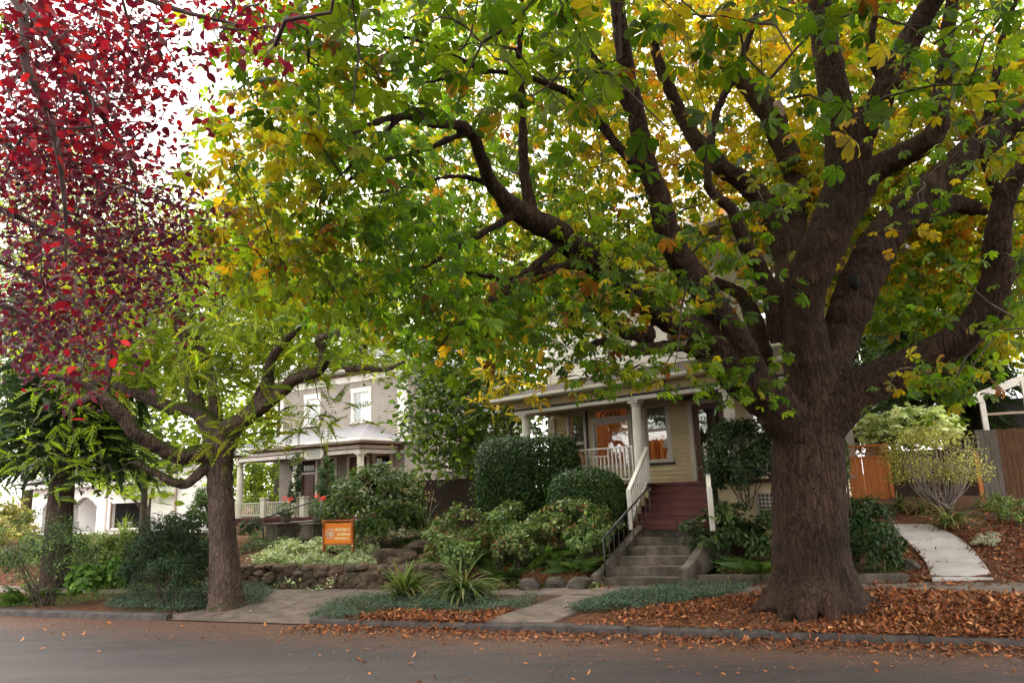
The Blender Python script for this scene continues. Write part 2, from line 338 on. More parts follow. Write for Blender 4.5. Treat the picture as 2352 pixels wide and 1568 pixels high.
def bush(name, label, cat, c, rad, n, size, cols, wts=None, tmpl=OV, power=2, rough=.16, inner=.3, stems=10, mat=None, group=None, sig=.6, stemcol=None, upb=.5, tip=None, part='foliage', bottom=-.55):
    c = np.array(c, float); rad = np.array(rad, float); root = thing(name, label, cat, (c[0], c[1], c[2]-rad[2]*.9), group)
    d = rng.standard_normal((n*2, 3)); d /= np.linalg.norm(d, axis=1)[:, None]; d = d[d[:, 2] > bottom][:n]; n = len(d)
    sc_ = 1/(np.abs(d)**power).sum(1)**(1/power) if power != 2 else np.ones(n)
    rr = sc_*(1+rough*lobes(d, len(label)))*np.where(rng.random(n) < inner, rng.uniform(.45, 1, n), np.where(rng.random(n) < .05, 1+rng.uniform(0, .12, n), 1-np.abs(rng.normal(0, .06, n))))
    if power == 2 and rough >= .2:                            # loose shrubs: clumps with gaps between
        K = max(24, n//70); sel = rng.integers(0, n, K); cc = c+d[sel]*(rr[sel]*.92)[:, None]*rad; kk = rng.integers(0, K, n); off = rng.standard_normal((n, 3)); off *= (rng.random((n, 1))**.4)/np.linalg.norm(off, axis=1)[:, None]
        p = cc[kk]+off*rad*np.array([.27, .27, .2]); d = (p-c)/rad+off*.9; d /= np.linalg.norm(d, axis=1)[:, None]; kt = rng.normal(0, .16, K)[kk]
    else: p = c+d*rr[:, None]*rad; kt = np.zeros(n)
    out = d/rad*rad.min(); out = out/np.linalg.norm(out, axis=1)[:, None]
    z = out+np.array([0, 0, upb]); z = z+sig*rng.standard_normal((n, 3)); z /= np.linalg.norm(z, axis=1)[:, None]
    x = out+np.array([0, 0, -.2])+.6*rng.standard_normal((n, 3)); x -= (x*z).sum(1)[:, None]*z; x /= np.linalg.norm(x, axis=1)[:, None]
    fr = np.stack([x, np.cross(z, x), z], 1)
    leaves(part, p, fr, size*rng.uniform(.7, 1.3, n), pick(n, cols, wts)*np.exp(kt)[:, None], tmpl, mat or LEAFD, root, tip, None if tip is None else rng.uniform(.2, 1.6, n))
    if stems:
        mb = MB()
        for i in range(stems):
            b0 = c+np.array([rng.normal(0, .12)*rad[0], rng.normal(0, .12)*rad[1], 0]); b0[2] = h(b0[0], b0[1])-.05 if abs(h(b0[0], b0[1])-c[2]) < rad[2]*1.6 else c[2]-rad[2]
            q = p[rng.integers(n)]; q = c+(q-c)*.85; m_ = (b0+q)/2+rng.standard_normal(3)*.1*rad; mb.tube(smoothpath([b0, m_, q], 4), np.linspace(.014, .004, 9), 5)
        mb.build('stem', stemcol or TWIG, root, True)
    return root
def bpx(name, label, cat, x0, x1, y0, y1, Y, n, size, cols, wts=None, dr=.8, **kw):
    a = P((x0+x1)/2, (y0+y1)/2, Y); rx = (x1-x0)/2*Y/F; rzv = (y1-y0)/2*Y/F
    return bush(name, label, cat, a, (rx, rx*dr, rzv), n, size, cols, wts, **kw)
def strap(name, label, cat, base, L, n, cols, wd=.018, group=None, spread=1., flop=1.):
    root = thing(name, label, cat, base, group); V = []; Fc = []; Cc = []; b = 0
    for i in range(n):
        an = rng.uniform(0, 6.283); l = L*rng.uniform(.55, 1.1); el = R(rng.uniform(35, 85)); d = np.array([math.cos(an), math.sin(an)]); k = 7
        p = np.array([*base, ]) + np.array([*(rng.normal(0, .07, 2)), 0]); px = []; e = el
        fl = rng.uniform(.12, .42)*flop
        for j in range(k+1):
            px.append(p.copy()); p = p+l/k*np.array([d[0]*math.cos(e)*spread, d[1]*math.cos(e)*spread, math.sin(e)]); e -= fl
            p[2] = max(p[2], h(p[0], p[1])+.01)
        sdv = np.array([-d[1], d[0], 0]); ws = wd*np.array([.7, .9, 1, 1, .95, .8, .55, .1]); c = pick(1, cols, None, .2)[0]
        for j in range(k+1): V += [px[j]-sdv*ws[j], px[j]+np.array([0, 0, -ws[j]*.5]), px[j]+sdv*ws[j]]; Cc += [(*c, 1)]*3
        for j in range(k): q = b+j*3; Fc += [(q, q+1, q+4, q+3), (q+1, q+2, q+5, q+4)]
        b += 3*(k+1)
    me = bpy.data.meshes.new('blades'); me.from_pydata([tuple(map(float, q)) for q in V], [], Fc); a = me.color_attributes.new('Col', 'FLOAT_COLOR', 'POINT')
    a.data.foreach_set('color', np.clip(np.array(Cc), 0, 1).reshape(-1)); me.materials.append(LEAFD); me.polygons.foreach_set('use_smooth', [True]*len(Fc)); me.update()
    link('blades', me, root); return root
def fern(label, base, L, n, cols, group='ferns on the bank'):
    root = thing('fern', label, 'fern', base, group); an = np.arange(n)/n*6.283+rng.normal(0, .25, n)
    el = rng.uniform(.45, 1.1, n); x = np.stack([np.cos(an)*np.cos(el), np.sin(an)*np.cos(el), np.sin(el)], 1); y = np.stack([-np.sin(an), np.cos(an), 0*an], 1)
    leaves('frond', np.repeat(np.array([base]), n, 0)+np.array([0, 0, .03]), np.stack([x, y, np.cross(x, y)], 1), L*rng.uniform(.75, 1.15, n), pick(n, cols), FERN, LEAFD, root)
    return root
# ================================================================== THE SETTING
def asphalt():
    m, t, b = nodes('asphalt'); tcn = N(t, 'ShaderNodeTexCoord'); v = tcn.outputs['Object']
    f = noise(t, 38, 8, v, .85); g = noise(t, .55, 5, v); st = N(t, 'ShaderNodeMapping'); st.inputs['Rotation'].default_value = (0, 0, R(20.2)); st.inputs['Scale'].default_value = (.12, 1.6, 1); t.links.new(v, st.inputs['Vector'])
    k = noise(t, 1.3, 6, st.outputs[0], .65)
    r = rampn(t, f.outputs['Fac'], [(.25, (.019, .015, .0155)), (.55, (.038, .031, .032)), (.8, (.11, .092, .088))])
    r2 = rampn(t, g.outputs['Fac'], [(.3, (.75, .75, .75)), (.7, (1.15, 1.12, 1.12))]); m1 = N(t, 'ShaderNodeMixRGB', blend_type='MULTIPLY'); m1.inputs[0].default_value = .8
    t.links.new(r.outputs[0], m1.inputs[1]); t.links.new(r2.outputs[0], m1.inputs[2])
    r3 = rampn(t, k.outputs['Fac'], [(.42, (.8, .8, .8)), (.6, (1.15, 1.12, 1.1))]); m2 = N(t, 'ShaderNodeMixRGB', blend_type='MULTIPLY'); m2.inputs[0].default_value = .8
    t.links.new(r3.outputs[0], m2.inputs[2])
    vc = N(t, 'ShaderNodeTexVoronoi', feature='DISTANCE_TO_EDGE'); vc.inputs['Scale'].default_value = .42; wa = N(t, 'ShaderNodeVectorMath', operation='ADD'); wn_ = noise(t, 1.7, 6, v, .7); t.links.new(v, wa.inputs[0]); t.links.new(wn_.outputs['Color'], wa.inputs[1]); t.links.new(wa.outputs[0], vc.inputs['Vector'])
    ck = rampn(t, vc.outputs['Distance'], [(.0, (.45, .45, .45)), (.012, (1, 1, 1))]); mk = N(t, 'ShaderNodeMixRGB', blend_type='MULTIPLY'); mk.inputs[0].default_value = .8; g3 = rampn(t, noise(t, 11, 5, v, .8).outputs['Fac'], [(.32, (.7, .68, .68)), (.66, (1.3, 1.28, 1.28))]); mg = N(t, 'ShaderNodeMixRGB', blend_type='MULTIPLY'); mg.inputs[0].default_value = .85; t.links.new(m1.outputs[0], mg.inputs[1]); t.links.new(g3.outputs[0], mg.inputs[2]); t.links.new(mg.outputs[0], mk.inputs[1]); t.links.new(ck.outputs[0], mk.inputs[2])
    vs_ = N(t, 'ShaderNodeTexVoronoi'); vs_.inputs['Scale'].default_value = 16; t.links.new(v, vs_.inputs['Vector']); sk = rampn(t, vs_.outputs['Distance'], [(.05, (1, 1, 1)), (.12, (0, 0, 0))]); sk2 = N(t, 'ShaderNodeMath', operation='MULTIPLY'); t.links.new(sk.outputs[0], sk2.inputs[0]); sk3 = rampn(t, noise(t, 5, 3, v).outputs['Fac'], [(.52, (0, 0, 0)), (.6, (.55, .55, .55))]); t.links.new(sk3.outputs[0], sk2.inputs[1])
    ml = N(t, 'ShaderNodeMixRGB'); t.links.new(sk2.outputs[0], ml.inputs[0]); t.links.new(mk.outputs[0], ml.inputs[1]); ml.inputs[2].default_value = (.22, .2, .19, 1); t.links.new(ml.outputs[0], m2.inputs[1])
    # crumbled leaf dust swept into the gutter (distance from the kerb)
    sp = N(t, 'ShaderNodeSeparateXYZ'); rt = N(t, 'ShaderNodeMapping'); rt.inputs['Rotation'].default_value = (0, 0, R(20.2)); t.links.new(v, rt.inputs['Vector']); t.links.new(rt.outputs[0], sp.inputs[0])
    ds = N(t, 'ShaderNodeMapRange'); ds.inputs[1].default_value = 10.2; ds.inputs[2].default_value = 12.7; t.links.new(sp.outputs['Y'], ds.inputs[0])
    st2 = N(t, 'ShaderNodeMapping'); st2.inputs['Scale'].default_value = (.6, 3, 1); t.links.new(rt.outputs[0], st2.inputs['Vector'])
    n2 = noise(t, 2.4, 8, st2.outputs[0], .75); ad = N(t, 'ShaderNodeMath', operation='MULTIPLY_ADD'); t.links.new(ds.outputs[0], ad.inputs[0]); ad.inputs[1].default_value = .55; t.links.new(n2.outputs['Fac'], ad.inputs[2])
    dr = rampn(t, ad.outputs[0], [(.62, (0, 0, 0)), (.98, (.9, .9, .9))]); m3 = N(t, 'ShaderNodeMixRGB'); t.links.new(dr.outputs[0], m3.inputs[0]); t.links.new(m2.outputs[0], m3.inputs[1])
    dc = rampn(t, noise(t, 45, 4, v).outputs['Fac'], [(.35, (.05, .024, .016)), (.7, (.15, .075, .045))]); t.links.new(dc.outputs[0], m3.inputs[2])
    t.links.new(m3.outputs[0], b.inputs['Base Color']); b.inputs['Roughness'].default_value = .82; b.inputs['Specular IOR Level'].default_value = .35
    bn = N(t, 'ShaderNodeBump'); bn.inputs['Strength'].default_value = .5; bn.inputs['Distance'].default_value = .01; t.links.new(f.outputs['Fac'], bn.inputs['Height']); t.links.new(bn.outputs[0], b.inputs['Normal'])
    return m
ASPH = asphalt()
SOIL = pmat('soil', (.05, .024, .014), (.14, .06, .032), 7, .95, .8, 30, .1, c3=(.05, .04, .025), s3=.5)
CONC = pmat('old_concrete', (.09, .068, .056), (.165, .128, .108), 4, .85, .3, 60, .25, c3=(.07, .055, .048), s3=1.4)
CONCD = pmat('stained_concrete', (.06, .05, .04), (.14, .115, .092), 3.5, .85, .4, 50, .2, c3=(.035, .035, .022), s3=2.2, stretch=(1, 1, .5))
CONCN = pmat('pale_concrete', (.36, .335, .325), (.47, .44, .43), 3, .8, .2, 70, .25, c3=(.27, .245, .23), s3=1.5)
KERB = pmat('kerb_concrete', (.034, .029, .027), (.075, .064, .06), 5, .8, .35, 50, .3, c3=(.04, .03, .03), s3=2)
# ground: one sheet to the horizon, finely divided where it is seen
sg = np.concatenate([[-300, -150, -90, -60, -45], np.arange(-36, 14, .3), [15, 18, 24, 35, 60, 120, 300]])
tg_ = np.concatenate([[-300, -100, -40, -10, 5, 12.2, 12.79], [12.81, 12.97], np.arange(13.1, 28, .18), np.arange(28.3, 45, 1.5), [50, 60, 80, 120, 200, 400]])
S_, T_ = np.meshgrid(sg, tg_); Z_ = hst(S_, T_); X_ = S_*SV[0]+T_*NV[0]; Y_ = S_*SV[1]+T_*NV[1]
nr, nc = S_.shape; ii = np.arange(nr*nc).reshape(nr, nc)
mb = MB(); mb.add(np.column_stack([X_.ravel(), Y_.ravel(), Z_.ravel()]), np.stack([ii[:-1, :-1], ii[:-1, 1:], ii[1:, 1:], ii[1:, :-1]], -1).reshape(-1, 4))
tag(mb.build('ground', SOIL, None, True), 'dark brown soil and mulch of the sloping front gardens', 'ground', kind='structure')
mb = MB(); mb.add([W(-300, -60, 0), W(300, -60, 0), W(300, 12.8, 0), W(-300, 12.8, 0)], [(0, 1, 2, 3)])
tag(mb.build('road', ASPH), 'grey asphalt street in front of the gardens', 'road', kind='structure')
def kerb(name, s0, s1, label):
    mb = MB(); s_ = s0
    while s_ < s1:
        e = min(s_+rng.uniform(1.9, 2.6), s1); j = rng.normal(0, .006, 2); pr = [(12.74, -.03), (12.76, .1+j[0]), (12.8, .128+j[0]), (12.93, .132+j[0]), (12.95, -.03)]
        v = [W(s_+.006, t_, z) for t_, z in pr]+[W(e-.006, t_, z+j[1]) for t_, z in pr]; k = len(pr)
        mb.add(v, [(i, i+k, i+k+1, i+1) for i in range(k-1)]+[tuple(range(k)), tuple(range(2*k-1, k-1, -1))]); s_ = e
    tag(mb.build(name, KERB), label, 'kerb', kind='structure')
kerb('kerb', -9.15, 24, 'dark concrete kerb along the leaf covered verge'); kerb('kerb', -40, -12.75, 'kerb left of the driveway apron')
def slabs(name, cells, mat, label, th=.12, kind='structure', cat=None):
    mb = MB()
    for c in cells:
        v = [np.array([*q[:2], q[2]-th]) for q in c]+[np.array(q) for q in c]; k = len(c)
        mb.add(v, [tuple(range(k-1, -1, -1)), tuple(range(k, 2*k))]+[(i, (i+1) % k, k+(i+1) % k, k+i) for i in range(k)])
    o = mb.build(name, mat); return tag(o, label, cat or name, kind=kind)
def strip_cells(s0, s1, t0f, t1f, step, up=.012):
    out = []; s_ = s0
    while s_ < s1:
        e = min(s_+step, s1); g = .008; j = rng.normal(0, .004)
        for f0, f1 in ((0, .5), (.5, 1)) if step > 3 else ((0, 1),):
            q = []
            for a, fr_ in ((s_+g, 0), (e-g, 0), (e-g, 1), (s_+g, 1)):
                t_ = t0f(a)+(t1f(a)-t0f(a))*fr_; q.append(W(a, t_, float(zs(a))+up+j))
            out.append(q); break
        s_ = e
    return out
slabs('sidewalk', strip_cells(-38, 30, lambda s: SWN-.25, lambda s: float(swf(s))-.02, 1.35), CONC, 'grey brown concrete sidewalk with joints')
# driveway apron between the two kerb runs
mb = MB(); g_ = np.linspace(0, 1, 13); A = []
for v_ in g_:
    for u_ in g_:
        t_ = 12.78+(SWN-.25-12.78)*v_; s0, s1 = -13+.55*v_, -9.0-.6*v_; s_ = s0+(s1-s0)*u_; A.append(W(s_, t_, max(float(hst(s_, t_)), .004)+.02+.1*float(zs(s_))*0))
k = 13; mb.add(A, [(r_*k+c_, r_*k+c_+1, (r_+1)*k+c_+1, (r_+1)*k+c_) for r_ in range(12) for c_ in range(12)])
tag(mb.build('driveway', CONC, None, True), 'worn concrete driveway apron sloping to the street', 'driveway', kind='structure')
# carriage walk across the verge, garden path on the right
q = OG([1105, 1268, 1395, 1300], [1436, 1438, 1372, 1368]); q[:, 2] += .03; q2 = OG([1300, 1395, 1490, 1365], [1366, 1370, 1352, 1352]); q2[:, 2] += .03
slabs('path', [list(q), list(q2)], CONC, 'short concrete path across the verge to the stairs')
PATHL = [(2143, 1337), (2128, 1296), (2107, 1269), (2083, 1248), (2065, 1230), (2054, 1214), (2046, 1201)]; PATHR = [(2284, 1334), (2262, 1298), (2236, 1266), (2207, 1238), (2175, 1221), (2134, 1208), (2085, 1199)]
LL = OG(*np.array(PATHL, float).T); RR = OG(*np.array(PATHR, float).T); LL[:, 2] = RR[:, 2] = (LL[:, 2]+RR[:, 2])/2+.05
slabs('path', [[LL[i]+(RR[i]-LL[i])*0+(LL[i+1]-LL[i])*.03, RR[i]+(RR[i+1]-RR[i])*.03, RR[i+1], LL[i+1]] for i in range(6)], CONCN, 'pale curved concrete garden path on the slope')
# ================================================================== HOUSES
WHITE = pmat('white_paint', (.6, .57, .52), (.68, .65, .6), 2, .55, .08, 30, .35, c3=(.5, .46, .4), s3=1.5)
CREAM = pmat('cream_paint', (.45, .355, .2), (.52, .415, .25), 2.5, .6, .05, 40, .3, c3=(.38, .3, .17), s3=1.2)
TAUPE = pmat('taupe_paint', (.23, .2, .17), (.275, .24, .205), 2.2, .65, .05, 40, .3)
NAVY = pmat('navy_paint', (.012, .012, .022), (.02, .02, .035), 3, .5)
MAROON = pmat('maroon_paint', (.055, .011, .01), (.085, .018, .015), 4, .6, .1, 40, .3, c3=(.055, .012, .01), s3=2.2)
REDTRIM = pmat('brick_red_trim', (.1, .02, .014), (.13, .03, .02), 4, .6)
SHING = pmat('roof_shingle', (.13, .115, .115), (.26, .235, .23), 9, .9, .5, 50, .2, c3=(.17, .13, .12), s3=2.6, stretch=(1, 1, 3))
SHINGL = pmat('pale_roof_shingle', (.2, .195, .205), (.32, .31, .32), 9, .85, .5, 50, .3, stretch=(1, 1, 3))
DARK = pmat('dark_void', (.012, .011, .01), (.02, .018, .016), 2, .8)  # near-black paint standing in for shade in rooms, openings and hollows
WOODR = pmat('red_wood', (.055, .014, .008), (.1, .028, .014), 6, .45, .1, 30, .4, stretch=(6, 6, .6))
def glassmat(nm='window_glass', ga=1.6, gb=.1):
    m, t, b = nodes(nm); b.inputs['Base Color'].default_value = (.02, .02, .02, 1)
    tr = N(t, 'ShaderNodeBsdfTransparent'); gl = N(t, 'ShaderNodeBsdfGlossy'); gl.inputs['Roughness'].default_value = .02; gl.inputs['Color'].default_value = (.85, .9, .9, 1)
    fr = N(t, 'ShaderNodeFresnel'); fr.inputs['IOR'].default_value = 1.5; ma = N(t, 'ShaderNodeMath', operation='MULTIPLY_ADD'); ma.inputs[1].default_value = ga; ma.inputs[2].default_value = gb
    nz_ = noise(t, 1.1, 2); bn = N(t, 'ShaderNodeBump'); bn.inputs['Strength'].default_value = .12; bn.inputs['Distance'].default_value = .05; t.links.new(nz_.outputs['Fac'], bn.inputs['Height']); t.links.new(bn.outputs[0], gl.inputs['Normal'])
    t.links.new(fr.outputs[0], ma.inputs[0]); mx_ = N(t, 'ShaderNodeMixShader'); t.links.new(ma.outputs[0], mx_.inputs[0]); t.links.new(tr.outputs[0], mx_.inputs[1]); t.links.new(gl.outputs[0], mx_.inputs[2])
    t.links.new(mx_.outputs[0], t.nodes['Material Output'].inputs['Surface']); return m
GLASS = glassmat(); GLASS2 = glassmat('leaded_glass', .5, .02)
METAL = pmat('black_iron', (.012, .012, .014), (.03, .028, .03), 6, .45, .1, 40, .5)
class Fr:
    """a wall's own frame: a along it, off into the house, z up"""
    def __init__(s, px, Y, e):
        e = np.array(e, float); s.e = e/np.hypot(*e); s.n = np.array([-s.e[1], s.e[0]]); s.o = P(px, 1120., Y)[:2]
    def p(s, a, z, off=0): q = s.o+a*s.e+off*s.n; return np.array([q[0], q[1], z])
    def side(s, a, off, flip=False):
        t = Fr.__new__(Fr); t.o = s.o+a*s.e+off*s.n; t.e = s.n*(1 if not flip else -1); t.n = np.array([-t.e[1], t.e[0]]); return t
    def box(s, mb, a0, a1, z0, z1, o0, o1, m=0): mb.hexa([s.p(a0, z0, o0), s.p(a1, z0, o0), s.p(a1, z0, o1), s.p(a0, z0, o1), s.p(a0, z1, o0), s.p(a1, z1, o0), s.p(a1, z1, o1), s.p(a0, z1, o1)], m)
def siding(mb, fr, a0, a1, z0, z1, off, holes=(), course=.115, m=0, lap=.014):
    k = max(1, round((z1-z0)/course)); zz = np.linspace(z0, z1, k+1)
    for i in range(k):
        lo, hi = zz[i], zz[i+1]; iv = [(a0, a1)]; mid = (lo+hi)/2
        for (b0, b1, c0, c1) in holes:
            if c0 < mid < c1:
                iv = [x for (p0, p1) in iv for x in ((p0, min(p1, b0)), (max(p0, b1), p1)) if x[1]-x[0] > .01]
        for p0, p1 in iv:
            v = [fr.p(p0, lo, off-lap), fr.p(p1, lo, off-lap), fr.p(p1, hi, off), fr.p(p0, hi, off), fr.p(p0, lo, off), fr.p(p1, lo, off)]
            mb.add(v, [(0, 1, 2, 3), (4, 5, 1, 0)], m)
def shingles(mb, c00, c10, c11, c01, rows, m=0, lip=.012):
    """lapped courses on the roof plane eave c00-c10, top c01-c11"""
    c00, c10, c11, c01 = map(np.array, (c00, c10, c11, c01)); nn = np.cross(c10-c00, c01-c00); nn = nn/np.linalg.norm(nn); nn = nn if nn[2] > 0 else -nn
    for i in range(rows):
        u0_, u1_ = i/rows, (i+1)/rows; a = c00+(c01-c00)*u0_; b = c10+(c11-c10)*u0_; c = c10+(c11-c10)*u1_; d = c00+(c01-c00)*u1_
        mb.add([a+nn*lip, b+nn*lip, c, d, a, b], [(0, 1, 2, 3), (4, 5, 1, 0)], m)
def text(body, fr, a, z, off, size, mat, parent, ext=.004, width=None, font_x=1., bold=0):
    c = bpy.data.curves.new('lettering', 'FONT'); c.body = body; c.size = size; c.extrude = ext; c.align_x = 'LEFT'; c.offset = bold; c.materials.append(mat)
    tmp = bpy.data.objects.new('tmp_text', c); C.objects.link(tmp); me = bpy.data.meshes.new_from_object(tmp.evaluated_get(bpy.context.evaluated_depsgraph_get())); bpy.data.objects.remove(tmp)
    o = bpy.data.objects.new('lettering', me); C.objects.link(o); q = fr.p(a, z, off)
    m = Matrix(((fr.e[0]*font_x, 0, -fr.n[0], q[0]), (fr.e[1]*font_x, 0, -fr.n[1], q[1]), (0, 1, 0, q[2]), (0, 0, 0, 1)))
    o.parent = parent; o.matrix_parent_inverse = Matrix.Translation(-Vector(parent.location)) if parent.type == 'EMPTY' else Matrix.Identity(4); o.matrix_basis = m; return o
def window(root, fr, a0, a1, z0, z1, off, tw=.11, frame=WHITE, meet=.5, sill=True, sash=WHITE, name='window', glass=GLASS):
    """casing proud of the wall, sashes set back, panes"""
    mb = MB(); f = lambda *q: fr.box(mb, *q)
    f(a0-tw, a0, z0, z1, off-.035, off+.06); f(a1, a1+tw, z0, z1, off-.035, off+.06); f(a0-tw-.02, a1+tw+.02, z1, z1+tw*1.3, off-.045, off+.06)
    if sill: f(a0-tw-.05, a1+tw+.05, z0-.06, z0, off-.08, off+.06)
    w_ = mb.build(name, frame, root, bevel=.004)
    mb = MB(); zz = [z0, z1] if not meet else [z0, z0+(z1-z0)*meet, z1]; s = .045
    for i in range(len(zz)-1):
        o = off+.02+.025*i*0; lo, hi = zz[i], zz[i+1]
        fr.box(mb, a0, a0+s, lo, hi, o, o+.035); fr.box(mb, a1-s, a1, lo, hi, o, o+.035); fr.box(mb, a0+s, a1-s, lo, lo+s, o+.001, o+.034); fr.box(mb, a0+s, a1-s, hi-s, hi, o+.001, o+.034)
    mb.build('sash', sash, w_)
    mb = MB(); mb.add([fr.p(a0, z0, off+.04), fr.p(a1, z0, off+.04), fr.p(a1, z1, off+.04), fr.p(a0, z1, off+.04)], [(0, 1, 2, 3)]); mb.build('pane', glass, w_)
    return w_
def column(root, q, z0, z1, r, mat, k=24, rt=None):
    mb = MB(); rt = rt or r*.8; x, y = q; n = 9; zz = np.linspace(z0+.16, z1-.17, n); u_ = np.linspace(0, 1, n)
    mb.tube([(x, y, z) for z in zz], r+(rt-r)*u_**1.6, k)
    for za, zb, ra in ((z0, z0+.08, r*1.32), (z0+.081, z0+.155, r*1.18), (z1-.165, z1-.14, rt*1.12), (z1-.135, z1-.075, rt*1.2)): mb.tube([(x, y, za), (x, y, zb)], [ra, ra], k)
    mb.box((x, y, z1-.036), (rt*2.7, rt*2.7, .07), 0, (.73, -.684, 0), (.684, .73, 0))
    return mb.build('column', mat, root, False)
def railing(root, fr, a0, a1, zf, zt, off, mat, step=.115, insert=None, th=.04):
    mb = MB(); fr.box(mb, a0, a1, zt-.045, zt, off-.045, off+.045); fr.box(mb, a0, a1, zf+.1, zf+.15, off-.03, off+.03)
    if insert: fr.box(mb, insert[0], insert[1], insert[2]-.04, insert[2], off-.025, off+.025)
    rl = mb.build('railing', mat, root, bevel=.005); a = a0+step*.6
    while a < a1-.03:
        top = zt-.045
        if insert and insert[0]+.02 < a < insert[1]-.02: top = insert[2]-.04
        mb = MB(); fr.box(mb, a-th/2, a+th/2, zf+.15, top, off-th/2, off+th/2); mb.build('baluster', mat, rl); a += step
    return rl
# ---------- yellow house
YF = Fr(1474, 20.3, (.73, -.684)); PF = 2.45
yh = thing('yellow_house', 'cream yellow porch house with maroon stairs and lit window behind the big tree', 'house', YF.p(0, 1.3, 2))
WO = 2.0
holes = [(-4.0, -3.4, 3.0, 4.73), (-2.97, -1.67, 2.95, 4.8), (-1.05, -.3, 3.08, 4.7), (.57, 1.55, 2.45, 4.6), (2.35, 3.3, 3.0, 4.6)]
mb = MB(); siding(mb, YF, -4.72, 4.6, 2.4, 5.9, WO, holes, .125, 0, .03); SR = YF.side(4.6, WO); siding(mb, SR, 0, .35, 1.2, 5.9, 0, [], .125, 0, .03); YF.box(mb, -4.72, 4.6, 1.0, 2.39, WO+.02, WO+.1)
mb.build('wall', CREAM, yh)
mb = MB(); siding(mb, YF, -4.72, 4.6, 5.9, 9.4, WO, [(-2.3, -1.3, 6.7, 8.2), (.3, 1.3, 6.7, 8.2), (2.8, 3.8, 6.7, 8.2)], .115); SF = YF.side(-4.72, 13, True); siding(mb, SF, 0, 11, 1.2, 9.4, 0, [], .115); siding(mb, YF.side(4.6, WO), 0, .35, 5.91, 9.4, 0, [], .115); YF.box(mb, -4.82, -4.72, 5.85, 9.4, WO-.03, WO+.12)
mb.build('upper_wall', WHITE, yh)
mb = MB(); YF.box(mb, -5.5, 5.3, 9.4, 9.55, WO-.8, 13); zr = 12.5; mb.add([YF.p(-5.5, 9.56, WO-.8), YF.p(5.3, 9.56, WO-.8), YF.p(5.3, 9.56, 13.8), YF.p(-5.5, 9.56, 13.8), YF.p(-1, zr, 7.5), YF.p(1.5, zr, 7.5)], [(0, 1, 5, 4), (1, 2, 5), (2, 3, 4, 5), (3, 0, 4)])
mb.build('roof', SHING, yh)
for a in (-2.3, .3, 2.8): window(yh, YF, a, a+1, 6.7, 8.2, WO)
# porch roof: hip, shingled in courses; gutter, fascia, soffit
mb = MB(); ea, eo = -4.95, -.62; zt, ze = 5.92, 5.2
shingles(mb, YF.p(ea, ze, eo), YF.p(5.2, ze, eo), YF.p(5.2, zt, WO-.01), YF.p(-3.7, zt, WO-.01), 16)
shingles(mb, YF.p(ea, ze, 4), YF.p(ea, ze, eo), YF.p(-3.7, zt, WO-.01), YF.p(-3.7, zt, 4), 16)
mb.build('porch_roof', SHING, yh)
mb = MB(); gp = [(eo-.1, 5.19), (eo-.1, 5.12), (eo-.06, 5.08), (eo, 5.08), (eo, 5.17)]
v = [YF.p(ea-.02, z, o) for o, z in gp]+[YF.p(5.2, z, o) for o, z in gp]; mb.add(v, [(i, i+5, (i+1) % 5+5, (i+1) % 5) for i in range(5)]+[(0, 1, 2, 3, 4)])
mb.build('gutter', WHITE, yh)
mb = MB(); YF.box(mb, ea+.02, 5.1, 5.06, 5.075, eo+.02, WO)          # soffit
YF.box(mb, -4.4, 4.9, 4.88, 5.05, -.16, .16)
mb.build('soffit', CREAM, yh)
mb = MB(); YF.box(mb, -4.42, 4.9, 4.86, 5.055, -.19, -.165); YF.box(mb, -4.4, 4.9, 4.785, 4.86, -.17, .17, 0); YF.box(mb, -4.4, -4.1, 4.71, 4.86, .18, WO-.02)
mb.build('frieze', CREAM, yh)
mb = MB(); YF.box(mb, -4.44, 4.95, 4.785, 4.845, -.215, -.18); mb.build('trim_band', NAVY, yh)
mb = MB(); YF.box(mb, -4.42, 4.92, 4.68, 4.783, -.2, .2); mb.build('beam', WHITE, yh, bevel=.006)
for a, z0 in ((-4.12, PF), (0, PF), (2.75, PF), (4.7, PF)): column(yh, YF.p(a, 0, 0)[:2], z0, 4.68, .15 if a > -4 else .15, WHITE)
mb = MB(); YF.box(mb, -4.5, 4.9, 2.36, 2.44, -.12, WO); mb.build('porch_floor', MAROON, yh, bevel=.005)
mb = MB(); siding(mb, YF, -4.42, .3, 1.1, 2.35, -.02, [], .12); mb.build('porch_skirt', CREAM, yh)
mb = MB(); siding(mb, YF, 2.25, 4.8, .9, 2.35, -.02, [], .12); mb.build('porch_skirt', CREAM, yh)
mb = MB(); YF.box(mb, 3.3, 4.3, 1.55, 2.1, -.08, -.05)
for i in range(11): YF.box(mb, 3.3+.094*i, 3.335+.094*i, 1.55, 2.1, -.12, -.08, 1)
for i in range(7): YF.box(mb, 3.28, 4.32, 1.53+.092*i, 1.565+.092*i, -.14, -.12, 1)
mb.build('lattice_panel', [DARK, pmat('dull_lattice', (.2, .18, .15), (.28, .25, .21), 3, .7)], yh)
